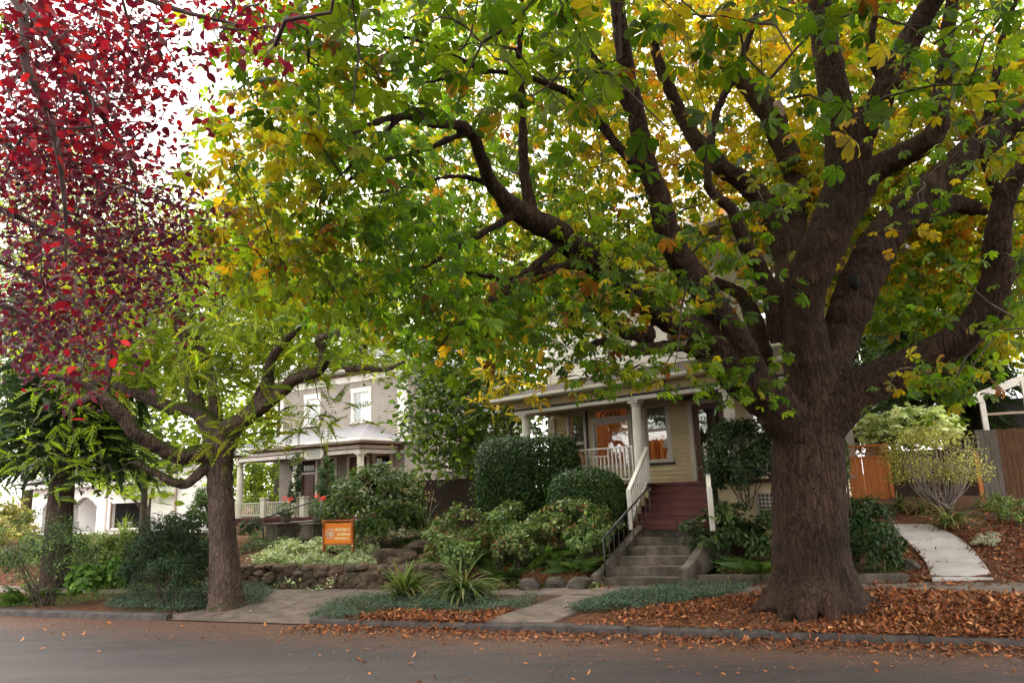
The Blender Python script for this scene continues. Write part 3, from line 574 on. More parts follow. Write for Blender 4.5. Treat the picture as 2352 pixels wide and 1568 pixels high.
# pilaster, trim between the windows
mb = MB()
for i in range(5): YF.box(mb, -4.86+.06*i, -4.82+.06*i, 2.45, 4.68, WO-.1, WO-.04)
YF.box(mb, -4.9, -4.55, 2.44, 4.69, WO-.04, WO+.05); mb.build('pilaster', WHITE, yh)
for q in ((-3.295, -3.225, 2.6, 4.82), (-1.465, -1.395, 2.6, 4.82), (-1.17, -.1, 2.96, 3.0)): mb = MB(); YF.box(mb, *q, WO-.05-.05*(q[2] > 2.9), WO-.02); mb.build('trim_strip', NAVY, yh)
GREYT = pmat('grey_white_trim', (.42, .38, .33), (.5, .46, .4), 3, .6)
window(yh, YF, -4.0, -3.4, 3.05, 4.7, WO, .12, GREYT, .45, True, GREYT)
wn = window(yh, YF, -2.97, -1.67, 3.0, 4.36, WO, .14, GREYT, None, True, GREYT)
tw = window(yh, YF, -2.95, -1.69, 4.42, 4.78, WO, .02, GREYT, None, False, GREYT, glass=GLASS2)
LEAD = pmat('lead_strip', (.02, .02, .02), (.03, .03, .03), 3, .5)
mb = MB(); o_ = WO+.028
for i in (0, 6, 7, 8):
    a = -2.9+.145*i; mb.bar(YF.p(a, 4.78, o_), YF.p(a, 4.67, o_), .008, .008); mb.bar(YF.p(a, 4.67, o_), YF.p(a+.07, 4.6, o_), .008, .008); mb.bar(YF.p(a, 4.53, o_), YF.p(a+.07, 4.6, o_), .008, .008)
    mb.bar(YF.p(a, 4.53, o_), YF.p(a, 4.42, o_), .008, .008); mb.bar(YF.p(a, 4.67, o_), YF.p(a-.07, 4.6, o_), .008, .008); mb.bar(YF.p(a, 4.53, o_), YF.p(a-.07, 4.6, o_), .008, .008)
mb.build('leading', LEAD, tw)
window(yh, YF, -1.05, -.3, 3.08, 4.7, WO, .14, GREYT, .56, True, GREYT)
window(yh, YF, 2.35, 3.3, 3.0, 4.6, WO, .12, GREYT, .5, True, GREYT)
# door: casing, leaf of red wood with a tall glazed panel
mb = MB(); f = lambda *q: YF.box(mb, *q); f(.44, .57, 2.45, 4.6, WO-.04, WO+.06); f(1.55, 1.7, 2.45, 4.6, WO-.04, WO+.06); f(.42, 1.72, 4.6, 4.74, WO-.05, WO+.06); mb.build('door_casing', GREYT, yh, bevel=.004)
mb = MB(); f(.57, .74, 2.46, 4.59, WO+.03, WO+.075); f(1.38, 1.55, 2.46, 4.59, WO+.03, WO+.075); f(.741, 1.379, 4.44, 4.589, WO+.031, WO+.074); f(.741, 1.379, 2.461, 2.9, WO+.031, WO+.074); f(.8, 1.32, 2.56, 2.82, WO+.02, WO+.03); f(.741, 1.379, 3.2, 3.28, WO+.031, WO+.074)
dr_ = mb.build('door', WOODR, yh, bevel=.004)
mb = MB(); mb.add([YF.p(.74, 2.9, WO+.05), YF.p(1.38, 2.9, WO+.05), YF.p(1.38, 4.44, WO+.05), YF.p(.74, 4.44, WO+.05)], [(0, 1, 2, 3)]); mb.build('pane', GLASS, dr_)
BRASS = pmat('dull_brass', (.3, .2, .07), (.36, .25, .1), 5, .35)
mb = MB(); mb.tube([YF.p(.63, 3.35, WO+.03), YF.p(.63, 3.35, WO-.03)], .012, 8); mb.tube([YF.p(.63, 3.28, WO-.03), YF.p(.63, 3.46, WO-.03)], .014, 8); mb.build('handle', BRASS, dr_, True)
# front room seen through the panes, with its own warm lamp
WARM = pmat('warm_room_wall', (.42, .22, .08), (.52, .3, .12), 1.5, .8); WARMD = pmat('wood_panel', (.2, .075, .02), (.32, .13, .04), 5, .6, stretch=(5, 5, .5)); BLIND = pmat('grey_green_blind', (.13, .12, .085), (.17, .155, .11), 3, .8, stretch=(1, 1, 8))
mb = MB(); r1 = WO+3.2; f(-4.68, 3.6, 2.4, 2.44, WO+.1, r1); f(-4.68, 3.6, 5.3, 5.34, WO+.1, r1); f(-4.68, 3.6, 2.44, 5.3, r1, r1+.05); f(-4.68, -4.63, 2.44, 5.3, WO+.1, r1); f(3.55, 3.6, 2.44, 5.3, WO+.1, r1); f(.2, .25, 2.44, 5.3, WO+.3, r1); f(.26, 1.18, 2.44, 5.3, WO+.9, WO+.95, 2); f(.26, 3.5, 2.44, 3.5, WO+.96, WO+1.0, 2)  # black panels behind the door stand in for hall shade, darkening its glass
for i in range(7): f(-3.2+.38*i, -3.0+.38*i, 2.44, 5, r1-.06, r1-.005, 1)
f(-4.5, -1.4, 4.15, 4.3, r1-.1, r1-.001, 1); mb.build('room', [WARM, WARMD, DARK], yh)
for q in ((-3.94, -3.46, 3.55, 4.7), (-1.0, -.35, 4.0, 4.66), (2.4, 3.25, 3.7, 4.56)): mb = MB(); f(*q, WO+.07, WO+.075); mb.build('blind', BLIND, yh)
for a, z, en in ((-2.3, 4.95, 30), (1.0, 4.95, 5)):
    ld = bpy.data.lights.new('ceiling_bulb', 'POINT'); ld.energy = en*.5; ld.color = (1, .62, .28); ld.shadow_soft_size = .12; lo = bpy.data.objects.new('ceiling_bulb', ld); C.objects.link(lo); lo.location = YF.p(a, z, WO+1.5)
# red stairs
YL = 1.37
mb0 = None; st_ = []
stp = thing('maroon_stairs', 'maroon painted wooden stairs with six risers up to the porch door', 'stairs', YF.p(1.5, YL, -.8))
for i in range(6):
    zt_ = PF-.02-.18*i; ol, oh = -.12-.28*i, -.12-.28*(i+1)
    al, ar = .35+.07*i, 2.04+.15*i; al2, ar2 = al+.07, ar+.15
    mb = MB()
    if i: mb.hexa([YF.p(al, zt_-.04, ol), YF.p(ar, zt_-.04, ol), YF.p(ar, zt_-.04, ol+.31), YF.p(al, zt_-.04, ol+.31), YF.p(al, zt_, ol), YF.p(ar, zt_, ol), YF.p(ar, zt_, ol+.31), YF.p(al, zt_, ol+.31)])
    else: mb.hexa([YF.p(al, zt_-.04, ol-.02), YF.p(ar, zt_-.04, ol-.02), YF.p(ar, zt_-.04, ol), YF.p(al, zt_-.04, ol), YF.p(al, zt_, ol-.02), YF.p(ar, zt_, ol-.02), YF.p(ar, zt_, ol), YF.p(al, zt_, ol)])
    mb.hexa([YF.p(al+.01, zt_-.18, ol+.03), YF.p(ar-.01, zt_-.18, ol+.03), YF.p(ar-.01, zt_-.18, ol+.06), YF.p(al+.01, zt_-.18, ol+.06), YF.p(al+.01, zt_-.04, ol+.03), YF.p(ar-.01, zt_-.04, ol+.03), YF.p(ar-.01, zt_-.04, ol+.06), YF.p(al+.01, zt_-.04, ol+.06)])
    mb.build('step', MAROON, stp)
def stair_rail(side):
    a0 = lambda i: (.30+.07*i) if side < 0 else (2.1+.15*i)
    top0, top1 = YF.p(a0(-.2), PF+.88, -.1), YF.p(a0(5.1), YL+.93, -1.56); mb = MB(); mb.bar(top0, top1, .1, .045); b0, b1 = YF.p(a0(-.2), PF+.1, -.1), YF.p(a0(5.1), YL+.17, -1.56); mb.bar(b0, b1, .05, .045)
    mb.bar(YF.p(a0(5.2), YL-.03, -1.58), YF.p(a0(5.2), YL+.93, -1.58), .1, .1); mb.bar(YF.p(a0(-.3), PF-.02, -.07), YF.p(a0(-.3), PF+.95, -.07), .1, .1)
    rl = mb.build('railing', WHITE, stp, bevel=.004)
    for k in range(9):
        u_ = (k+.8)/9.6; mb = MB(); mb.bar(b0+(b1-b0)*u_, top0+(top1-top0)*u_, .036, .036); mb.build('baluster', WHITE, rl)
stair_rail(-1); stair_rail(1)
railing(yh, YF, -3.95, -.17, PF, 3.47, 0, WHITE, .135, (-1.72, -1.05, 3.25)); railing(yh, YF, 2.95, 4.6, PF, 3.47, 0, WHITE, .135)
# OPEN sign inside the transom, lamp in the window, sign board over the door, floodlights
osn = thing('open_sign', 'dark OPEN sign hanging in the lit transom window', 'sign', YF.p(-2.3, 4.48, WO+.08))
for a in (-2.55, -2.05): mb = MB(); mb.bar(YF.p(a, 4.66, WO+.02), YF.p(a, 4.78, WO+.02), .006, .006); mb.build('hanger', LEAD, osn)
t_ = text('OPEN', YF, -2.74, 4.475, WO+.02, .33, LEAD, osn, .012, font_x=.9, bold=.004)
lp = thing('table_lamp', 'pale table lamp standing inside the window beside the porch column', 'lamp', YF.p(-.62, 2.9, WO+.55))
q = YF.p(-.62, 0, WO+.55); mb = MB(); mb.tube([(q[0], q[1], 2.9), (q[0], q[1], 3.2), (q[0], q[1], 3.45)], [.09, .12, .03], 16); mb.build('base', WHITE, lp, True)
mb = MB(); mb.tube([(q[0], q[1], 3.45), (q[0], q[1], 3.75)], [.2, .13], 20, 0, False); mb.build('lamp_shade', WHITE, lp, True)
GREEN = pmat('dark_green_paint', (.008, .02, .014), (.014, .03, .02), 4, .5)
sb = thing('door_sign_board', 'dark green and navy sign boards mounted above the red door', 'sign', YF.p(1.0, 4.78, WO-.06))
mb = MB(); f(.62, 1.45, 4.87, 4.98, WO-.1, WO-.02); mb.build('upper_board', GREEN, sb, bevel=.01); mb = MB(); f(.28, 1.82, 4.77, 4.835, WO-.12, WO-.02); mb.build('lower_board', NAVY, sb, bevel=.01)
mb = MB(); mb.tube([YF.p(.72, 4.73, WO-.14), YF.p(.72, 4.86, WO-.14)], [.06, .05], 10); mb.tube([YF.p(.82, 4.76, WO-.14), YF.p(.82, 4.84, WO-.14)], .05, 10); mb.build('ornament', BRASS, sb, True)
mb = MB()
for i in range(9): f(.95+.055*i, .98+.055*i, 4.9, 4.94+.015*(i % 3), WO-.106, WO-.1)
mb.build('lettering', pmat('faded_gilt', (.12, .11, .07), (.18, .16, .1), 5, .5), sb)
for a, lab in ((-3.0, 'small floodlight under the left end of the porch eave'), (1.2, 'dark floodlight under the eave next to the big limb')):
    fl = thing('floodlight', lab, 'floodlight', YF.p(a, 5.0, -.4), 'floodlights under the porch eave'); mb = MB(); mb.box(YF.p(a, 5.04, -.4), (.1, .1, .04)); mb.tube([YF.p(a, 5.02, -.4), YF.p(a, 4.92, -.42)], .015, 8); mb.build('bracket', METAL, fl)
    mb = MB(); mb.tube([YF.p(a, 4.95, -.36), YF.p(a, 4.9, -.41), YF.p(a+.01, 4.83, -.48)], [.03, .045, .065], 12); mb.build('lamp_head', pmat('lamp_grey', (.25, .24, .2), (.35, .33, .28), 5, .4), fl, True)
# concrete stairs down to the sidewalk, landing, cheek walls, iron handrail
cs = thing('concrete_steps', 'weathered concrete steps rising from the sidewalk to the maroon stairs', 'steps', W(-3.6, 16.7, .25))
NL = [(1377, 1328), (1394, 1304), (1411, 1279), (1424, 1255), (1440, 1232), (1452, 1212)]; zz_ = [.25+.187*(i+1) for i in range(6)]
for i in range(6):
    tl = 16.72+.35*i; w0 = 1.78-.0*i; q0 = Gz(*NL[0], zz_[0]); sl = q0[:2]@SV+.045*i*3
    mb = MB(); z1_ = zz_[i]; back = tl+.35+.06 if i < 5 else tl+2.3; sr = sl+1.72
    v = [W(sl, tl, z1_-.19), W(sr, tl, z1_-.19), W(sr, back, z1_-.19), W(sl, back, z1_-.19), W(sl, tl-.015, z1_), W(sr, tl-.015, z1_), W(sr, back, z1_), W(sl, back, z1_)]
    mb.hexa(v); mb.build('step', CONCD, cs, bevel=.012)
s0 = (Gz(*NL[0], zz_[0])[:2])@SV
for sgn, nm in ((-1, 'cheek_wall'), (1, 'cheek_wall')):
    mb = MB(); a = s0-.2 if sgn < 0 else s0+1.73; b_ = a+.19; dx = .045*18
    pr = [(16.6, .2), (16.6, .62), (16.9, .72), (18.6, 1.62), (19.3, 1.62), (19.3, .9)]
    A = [W(a+dx*(t_-16.7)/2.1*1., t_, z) for t_, z in pr]; B = [W(b_+dx*(t_-16.7)/2.1, t_, z) for t_, z in pr]; k = len(pr)
    if sgn < 0: A = [q-np.array([0, 0, .12]) for q in A]; B = [q-np.array([0, 0, .12]) for q in B]
    mb.add(A+B, [tuple(range(k-1, -1, -1)), tuple(range(k, 2*k))]+[(i, (i+1) % k, k+(i+1) % k, k+i) for i in range(k)]); mb.build(nm, CONCD, cs, bevel=.02)
hr = thing('iron_handrail', 'black iron handrail on the left side of the concrete steps', 'handrail', W(s0-.05, 16.75, .4))
dxs = .045*3/.35; hp = lambda t_, z: W(s0+.03+dxs*(t_-16.72), t_, z); tb, tt_ = 16.8, 18.75; zb, zt2 = .45, 1.4
mb = MB(); mb.tube([hp(tb, zb+.82), hp(tt_, zt2+.95)], .024, 8); mb.tube([hp(tb, zb+.16), hp(tt_, zt2+.14)], .014, 6); mb.build('rail', METAL, hr, True)
for t_, z in ((tb, zb), (tt_, zt2)): mb = MB(); mb.tube([hp(t_, z-.05), hp(t_, z+.83+.12*(t_ == tt_))], .02, 8); mb.build('post', METAL, hr, True)
for i in range(9): u_ = (i+1)/10; mb = MB(); t_ = tb+(tt_-tb)*u_; z = zb+(zt2-zb)*u_; mb.tube([hp(t_, z+.16), hp(t_, z+.82+.13*u_)], .009, 5); mb.build('baluster', METAL, hr)
mb = MB(); mb.tube([YF.p(-4.3, 4.66, -.15)+np.array([0, 0, -.12*math.sin(math.pi*((i*5/28) % 1))])+(YF.p(2.6, 4.66, -.15)-YF.p(-4.3, 4.66, -.15))*i/28 for i in range(29)], .006, 4)
tag(mb.build('string_light', LEAD), 'thin dark string of lights draped along the porch beam', 'string light')
# ---------- taupe house
TF = Fr(828, 36, (.84, -.54)); tf = 1.4; TW = 2.6; TR = .5; TL = -8.97
th_ = thing('taupe_house', 'taupe clapboard house with a pale shingled porch roof and brick red trim', 'house', TF.p(-4, .7, 3))
mb = MB(); siding(mb, TF, TL, TR, .6, 9.0, TW, [(-7.1, -5.9, 1.4, 4.4), (-5.4, -4.4, 1.9, 4.3), (-3.4, -2.0, 1.4, 4.4), (-1.6, -.35, 3.5, 4.45), (-6.85, -5.75, 6.2, 7.9), (-3.15, -1.85, 6.2, 7.9)], .15, 0, .02)
TS = TF.side(TR, TW); siding(mb, TS, 0, 11, .6, 9, 0, [(3.6, 4.5, 3.5, 5)], .15, 0, .02); TSL = TF.side(TL, TW+11, True); siding(mb, TSL, 0, 11, .6, 9, 0, [], .15)
mb.build('wall', TAUPE, th_)
mb = MB()
for a, b in ((TL, TL+.28), (TR-.38, TR+.03)): TF.box(mb, a, b, 5.3, 8.4, TW-.05, TW-.005)
TS.box(mb, -.05, .3, 5, 8.4, -.05, -.005); TF.box(mb, TL-.02, TR+.04, 8.4, 8.75, TW-.07, TW+.02); TS.box(mb, .03, 11, 8.4, 8.75, -.07, -.005)
mb.build('corner_board', WHITE, th_, bevel=.006)
mb = MB(); TF.box(mb, TL-.6, TR+.7, 8.95, 9.08, TW-.7, TW+11.6); TF.box(mb, TL-.6, TR+.72, 8.78, 8.86, TW-.1, TW-.075, 1)
mb.add([TF.p(TL-.7, 9.1, TW-.8), TF.p(TR+.8, 9.1, TW-.8), TF.p(TR+.8, 9.1, TW+11.7), TF.p(TL-.7, 9.1, TW+11.7), TF.p(-4.2, 13, TW+5.5)], [(0, 1, 4), (1, 2, 4), (2, 3, 4), (3, 0, 4)], 2)
mb.build('roof', [WHITE, REDTRIM, SHINGL], th_)
mb = MB(); e0, e1, eo = TL-.75, .75, -.75; ze, zt = 5.05, 6.0
shingles(mb, TF.p(e0, ze, eo), TF.p(e1, ze, eo), TF.p(-1.9, zt, TW-.01), TF.p(-7.4, zt, TW-.01), 14, 0, .015); shingles(mb, TF.p(e1, ze, eo), TF.p(e1, ze, TW+1.2), TF.p(-1.9, zt, TW+1.2), TF.p(-1.9, zt, TW-.01), 14, 0, .015); shingles(mb, TF.p(e0, ze, 4), TF.p(e0, ze, eo), TF.p(-7.4, zt, TW-.01), TF.p(-7.4, zt, 4), 14, 0, .015)
mb.build('porch_roof', SHINGL, th_)
mb = MB(); TF.box(mb, e0-.03, e1+.03, 4.92, 5.04, eo-.1, eo); TF.box(mb, e1-.002, e1+.1, 4.921, 5.039, eo-.1, TW+1.2); mb.build('gutter', WHITE, th_, bevel=.02)
mb = MB(); TF.box(mb, TL-.7, .7, 4.86, 4.9, eo+.02, TW-.03); TF.box(mb, -9.15, .1, 4.38, 4.86, -.16, .16); TF.box(mb, -.06, .12, 4.381, 4.859, .16, TW-.03); TF.box(mb, -9.15, -8.95, 4.381, 4.859, .16, TW-.03); mb.build('beam', WHITE, th_)
mb = MB(); TF.box(mb, -9.17, .13, 4.76, 4.85, -.2, -.165); TF.box(mb, -9.17, .13, 4.56, 4.61, -.19, -.165); TF.box(mb, .125, .16, 4.76, 4.85, -.2, TW-.04); TF.box(mb, .125, .15, 4.56, 4.61, -.19, TW-.04); TF.box(mb, -.1, .12, 5.0, 5.01, .2, .3); mb.build('trim_band', REDTRIM, th_)
OFFW = pmat('cream_white_paint', (.5, .48, .38), (.58, .56, .45), 3, .6)
for a in (-9.05, -4.6, 0): column(th_, TF.p(a, 0, 0)[:2], tf, 4.38, .2, OFFW)
mb = MB(); TF.box(mb, -9.3, .2, tf-.12, tf, -.25, TW); mb.build('porch_floor', MAROON, th_)
mb = MB(); TF.box(mb, -9.25, .15, .3, tf-.12, -.15, TW); mb.build('foundation', pmat('grey_foundation', (.13, .12, .1), (.18, .165, .14), 3, .8), th_)
mb = MB(); TF.box(mb, -9.28, .18, tf-.38, tf-.12, -.2, -.16); mb.build('skirt_board', MAROON, th_)
railing(th_, TF, -8.85, -7.15, tf, 2.18, 0, OFFW, .15); railing(th_, TF, -6.8, -4.95, tf, 2.2, 0, OFFW, .15)
for a in (-6.97, -3.93):
    mb = MB(); TF.box(mb, a-.16, a+.16, tf-.3, 2.35, -.16, .16); TF.box(mb, a-.2, a+.2, 2.351, 2.42, -.2, .2); mb.build('newel_post', OFFW, th_, bevel=.01)
for a0, a1, z0, z1, nm in ((-7.1, -5.95, 1.42, 3.6, 'door'), (-3.35, -2.05, 1.42, 4.3, 'door'), (-5.35, -4.45, 1.9, 4.25, 'shutter_panel')):
    mb = MB(); TF.box(mb, a0+.02, a1-.02, z0, z1, TW+.06, TW+.12); TF.box(mb, a0+.25, a1-.25, z0+.4, z1-.25, TW+.03, TW+.06); d_ = mb.build(nm, WOODR if nm == 'door' else MAROON, th_, bevel=.01)
    mb = MB(); TF.box(mb, a0-.16, a0, z0-.02, 4.4, TW-.06, TW+.06); TF.box(mb, a1, a1+.16, z0-.02, 4.4, TW-.06, TW+.06); TF.box(mb, a0, a1, 4.35, 4.45, TW-.06, TW+.06)
    if nm == 'door' and a0 < -5: TF.box(mb, a0, a1, z1, z1+.12, TW-.03, TW+.06)
    mb.build('door_casing', WHITE, d_)
mb = MB(); TF.box(mb, -7.08, -5.97, 3.72, 4.35, TW+.05, TW+.09); TF.box(mb, -6.95, -6.1, 3.8, 4.1, TW+.02, TW+.045, 1)
for a in (-6.8, -6.5, -6.2): mb.bar(TF.p(a, 3.8, TW+.015), TF.p(a+.12, 4.1, TW+.015), .02, .01, 0)
mb.build('transom', [DARK, pmat('leaded_pale_glass', (.4, .42, .4), (.55, .57, .55), 8, .2)], th_)
window(th_, TF, -1.5, -.45, 3.52, 4.4, TW, .17, WHITE, None)
window(th_, TF, -6.75, -5.85, 6.3, 7.8, TW, .22, WHITE, .5, True, WHITE); window(th_, TF, -3.05, -1.95, 6.2, 7.8, TW, .2, WHITE, .5)
mb = MB(); TF.box(mb, -6.7, -5.9, 7.05, 7.75, TW+.06, TW+.065); TF.box(mb, -2.6, -2, 6.25, 7.75, TW+.06, TW+.065); mb.build('curtain', WHITE, th_)
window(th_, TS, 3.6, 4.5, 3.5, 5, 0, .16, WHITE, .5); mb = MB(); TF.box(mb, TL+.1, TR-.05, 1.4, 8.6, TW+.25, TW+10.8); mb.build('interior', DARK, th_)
# side bay with its own little roof
mb = MB(); BY = TF.side(2.3, TW+5.2); siding(mb, BY, 0, 4, .6, 5.4, 0, [(1.2, 2.0, 3.4, 4.5)], .15); TFB = Fr.__new__(Fr); TFB.o = TF.o+5.2*TF.n+TW*TF.n; TFB.e = TF.e; TFB.n = TF.n; siding(mb, TFB, TR, 2.3, .6, 5.4, 0, [(1.0, 1.75, 3.4, 4.6)], .15)
mb.build('bay_wall', TAUPE, th_); window(th_, TFB, 1.0, 1.75, 3.4, 4.6, 0, .16, WHITE, .5)
mb = MB(); TFB.box(mb, 1, 1.75, 3.4, 4.6, .2, .25); mb.build('bay_interior', DARK, th_)
mb = MB(); shingles(mb, TFB.p(TR, 5.45, -.7), TFB.p(3, 5.45, -.7), TFB.p(TR+.3, 7.3, 2), TFB.p(TR, 7.3, 2), 12, 0, .015); shingles(mb, TFB.p(3, 5.45, -.7), TFB.p(3, 5.45, 5), TFB.p(TR+.3, 7.3, 5), TFB.p(TR+.3, 7.3, 2), 12, 0, .015); mb.build('bay_roof', SHINGL, th_)
mb = MB(); TFB.box(mb, TR, 3.02, 5.3, 5.44, -.76, -.68); TFB.box(mb, TR, 2.95, 5.1, 5.2, -.08, -.03, 1); mb.build('bay_fascia', [WHITE, REDTRIM], th_)
# plaque hanging from the porch beam
pl = thing('porch_plaque', 'oblong white plaque with dark lines on a brown board under the porch beam', 'sign', TF.p(-2.95, 4.4, -.25))
mb = MB(); TF.box(mb, -3.75, -2.15, 4.18, 4.78, -.3, -.22); mb.build('board', pmat('brown_board', (.045, .02, .01), (.07, .03, .015), 5, .5), pl, bevel=.015)
v = []
for i in range(40):
    an = i/40*6.283; cx = .45*(1 if math.cos(an) > 0 else -1); v.append(TF.p(-2.95+cx+.26*math.cos(an), 4.48+.24*math.sin(an), -.306))
mb = MB(); mb.add(v+[q+np.array([*(TF.n*.02), 0]) for q in v], [tuple(range(40))]+[(i, i+40, (i+1) % 40+40, (i+1) % 40) for i in range(40)]); mb.build('panel', pmat('plaque_white', (.5, .5, .42), (.55, .55, .47), 4, .5), pl)
mb = MB()
for r_ in range(6):
    z = 4.67-.073*r_; a = -3.42+(.08 if r_ in (0, 4, 5) else 0)
    while a < -2.5-(.1 if r_ in (0, 5) else 0): l = rng.uniform(.08, .22); TF.box(mb, a, a+l, z, z+.03, -.312, -.307); a += l+.035
mb.build('lettering', GREEN, pl)
mb = MB(); mb.tube([TF.p(-2.6, 4.7, -.27), TF.p(-2.55, 4.95, -.3), TF.p(-2.5, 4.7, -.27)], .012, 6); mb.build('hook', METAL, pl)
# front steps of the taupe house with concrete cheek blocks, handrail
ts_ = thing('porch_steps', 'grey concrete steps with low side blocks leading to the taupe porch', 'steps', OG(650., 1250.))
SF2 = Fr(665, 24.6, (.84, -.54)); zg = .98
for i in range(4):
    mb = MB(); SF2.box(mb, -.55, .55, zg-.3, zg+.14*(i+1), .4+.35*i, .4+.35*(i+1)+.6); mb.build('step', CONCD, ts_, bevel=.012)
for a, b in ((-1.15, -.56), (.56, 1.15)):
    mb = MB(); SF2.box(mb, a, b, zg-.4, zg+.56, 0, 2.6); SF2.box(mb, a-.04, b+.04, zg+.561, zg+.63, -.04, 2.6); mb.build('side_block', CONCD, ts_, bevel=.012)
h2 = thing('iron_handrail', 'thin black handrail slanting up beside the pots on the taupe house steps', 'handrail', SF2.p(-1.1, zg, -.1))
mb = MB(); mb.tube([SF2.p(-1.1, zg-.05, -.12), SF2.p(-1.1, zg+.82, -.12)], .022, 8); mb.build('post', METAL, h2, True)
mb = MB(); mb.tube([SF2.p(-1.1, zg+.8, -.12), SF2.p(.15, zg+1.65, 2.4)], .026, 8); mb.build('rail', METAL, h2, True)
# ---------- white house at far left
WF = Fr(250, 36, (.9, -.43)); wh = thing('white_house', 'overexposed white house with arched porch at the left edge', 'house', WF.p(0, .6, 2))
WH2 = pmat('bright_white_siding', (.68, .66, .64), (.74, .72, .7), 2, .6)
mb = MB(); siding(mb, WF, 0, 7.0, .5, 4.4, 0, [(.3, 2.55, 1.25, 2.5)], .16, 0, .022); mb.build('wall', WH2, wh)
mb = MB(); WF.box(mb, .22, .3, 1.2, 2.55, -.05, .05); WF.box(mb, 2.55, 2.63, 1.2, 2.55, -.05, .05); WF.box(mb, .2, 2.65, 1.17, 1.24, -.09, .05); WF.box(mb, -.12, -.005, .45, 4.4, -.03, .1); WF.box(mb, 4.6, 4.7, .5, 4.4, -.09, -.03); mb.build('trim', pmat('pinkish_trim', (.42, .32, .29), (.48, .38, .35), 3, .6), wh)
mb = MB()
for a0, a1 in ((-5.8, -4.9), (-3.6, -2.6), (-.75, -.13)): WF.box(mb, a0, a1, .3, 3.3, -.02, .3)
n = 12
for a0, a1 in ((-4.9, -3.6), (-2.6, -.75)):
    for i in range(n):
        u_, u2 = i/n, (i+1)/n; z_ = 2.35+.45*math.sin(math.pi*(i+.5)/n); WF.box(mb, a0+(a1-a0)*u_, a0+(a1-a0)*u2, z_, 3.3, -.02, .3)
    WF.box(mb, a0, a1, .3, 1.15, -.01, .28)
WF.box(mb, -6, 0, 3.3, 3.5, -.5, 4); mb.build('porch_arch', WH2, wh)
mb = MB(); WF.box(mb, -5.8, 3.4, .5, 3.2, 2.2, 2.3); WF.box(mb, -2.3, -1.0, 1.1, 2.6, 2.1, 2.15, 1); WF.box(mb, .1, 2.9, .8, 2.6, 1.2, 1.3, 1); WF.box(mb, 1.35, 1.7, 1.2, 2.6, .9, 1.15, 0); mb.build('back_wall', [WH2, DARK], wh)
mb = MB(); mb.add([WF.p(-6.5, 3.52, -.7), WF.p(6.9, 4.42, -.5), WF.p(6.9, 4.42, 2.4), WF.p(-6.5, 3.52, 2.4), WF.p(-5, 4.2, 1.2), WF.p(5.5, 5.0, 1.2)], [(0, 1, 5, 4), (1, 2, 5), (2, 3, 4, 5), (3, 0, 4)]); mb.build('roof', SHINGL, wh)
wc = thing('porch_chair', 'white plastic chair standing in the open side porch of the white house', 'chair', WF.p(.65, 1.0, .5))
mb = MB(); q = WF.p(.65, 0, .5); mb.tube([(q[0]+.3*math.cos(t_), q[1]+.3*math.sin(t_), 1.5+.03*math.sin(t_)) for t_ in np.linspace(-.6, 3.8, 14)], .03, 6)
for t_ in np.linspace(-.4, 3.6, 8): mb.tube([(q[0]+.3*math.cos(t_), q[1]+.3*math.sin(t_), 1.5), (q[0]+.22*math.cos(t_), q[1]+.22*math.sin(t_), 1.25)], .018, 5)
mb.build('backrest', WHITE, wc); mb = MB(); mb.tube([(q[0], q[1], 1.22), (q[0], q[1], 1.27)], .27, 16); mb.build('seat', WHITE, wc)
# ---------- carport, fences on the right
CF = Fr(2300, 26, (.95, -.31)); cp = thing('carport', 'dark open carport with white fascia behind the grey fence', 'carport', CF.p(2, 1.5, 3))
mb = MB(); mb.hexa([CF.p(-.35, 4.8, 0), CF.p(4, 6.3, 0), CF.p(4, 6.3, .12), CF.p(-.35, 4.8, .12), CF.p(-.35, 5.08, 0), CF.p(4, 6.6, 0), CF.p(4, 6.6, .12), CF.p(-.35, 5.08, .12)]); mb.hexa([CF.p(-.5, 4.75, -.1), CF.p(-.1, 4.75, -.1), CF.p(-.1, 4.75, 6), CF.p(-.5, 4.75, 6), CF.p(-.5, 5.02, -.1), CF.p(-.1, 5.02, -.1), CF.p(-.1, 5.02, 6), CF.p(-.5, 5.02, 6)]); mb.build('fascia', WHITE, cp)
mb = MB(); mb.hexa([CF.p(-.3, 4.98, .13), CF.p(4, 6.45, .13), CF.p(4, 6.45, 6), CF.p(-.3, 4.98, 6), CF.p(-.3, 5.1, .13), CF.p(4, 6.6, .13), CF.p(4, 6.6, 6), CF.p(-.3, 5.1, 6)]); mb.build('roof', SHING, cp)
mb = MB(); CF.box(mb, -.2, 5, 1.2, 4.95, 1.6, 1.7); CF.box(mb, -.25, -.15, 1.2, 4.74, .1, 6); mb.build('wall', DARK, cp)  # near-black sheet close behind the posts, standing in for shade inside
mb = MB(); CF.box(mb, -.25, -.08, 1.2, 4.75, -.06, .08); CF.box(mb, 1.1, 1.3, 1.2, 5.4, -.06, .08); mb.build('post', WHITE, cp); mb = MB(); CF.box(mb, -.08, 1.1, 4.28, 4.36, -.05, .05); mb.build('crossbar', pmat('pale_wood', (.3, .22, .18), (.36, .27, .22), 4, .6), cp)
GREYW = pmat('weathered_board', (.075, .065, .06), (.15, .125, .11), 5, .85, .4, 25, .2, stretch=(5, 5, .5)); BRNW = pmat('brown_board_fence', (.06, .03, .016), (.12, .06, .032), 5, .8, .3, 25, .2, stretch=(5, 5, .5)); ORW = pmat('orange_cedar', (.34, .1, .022), (.46, .155, .038), 4, .6, .25, 25, .3, stretch=(5, 5, .5))
GF = Fr(2300, 22.5, (.95, -.31)); gfn = thing('board_fence', 'weathered grey and brown vertical board fence below the carport', 'fence', GF.p(.5, 1.4))
mb = MB(); a = -.45; i = 0
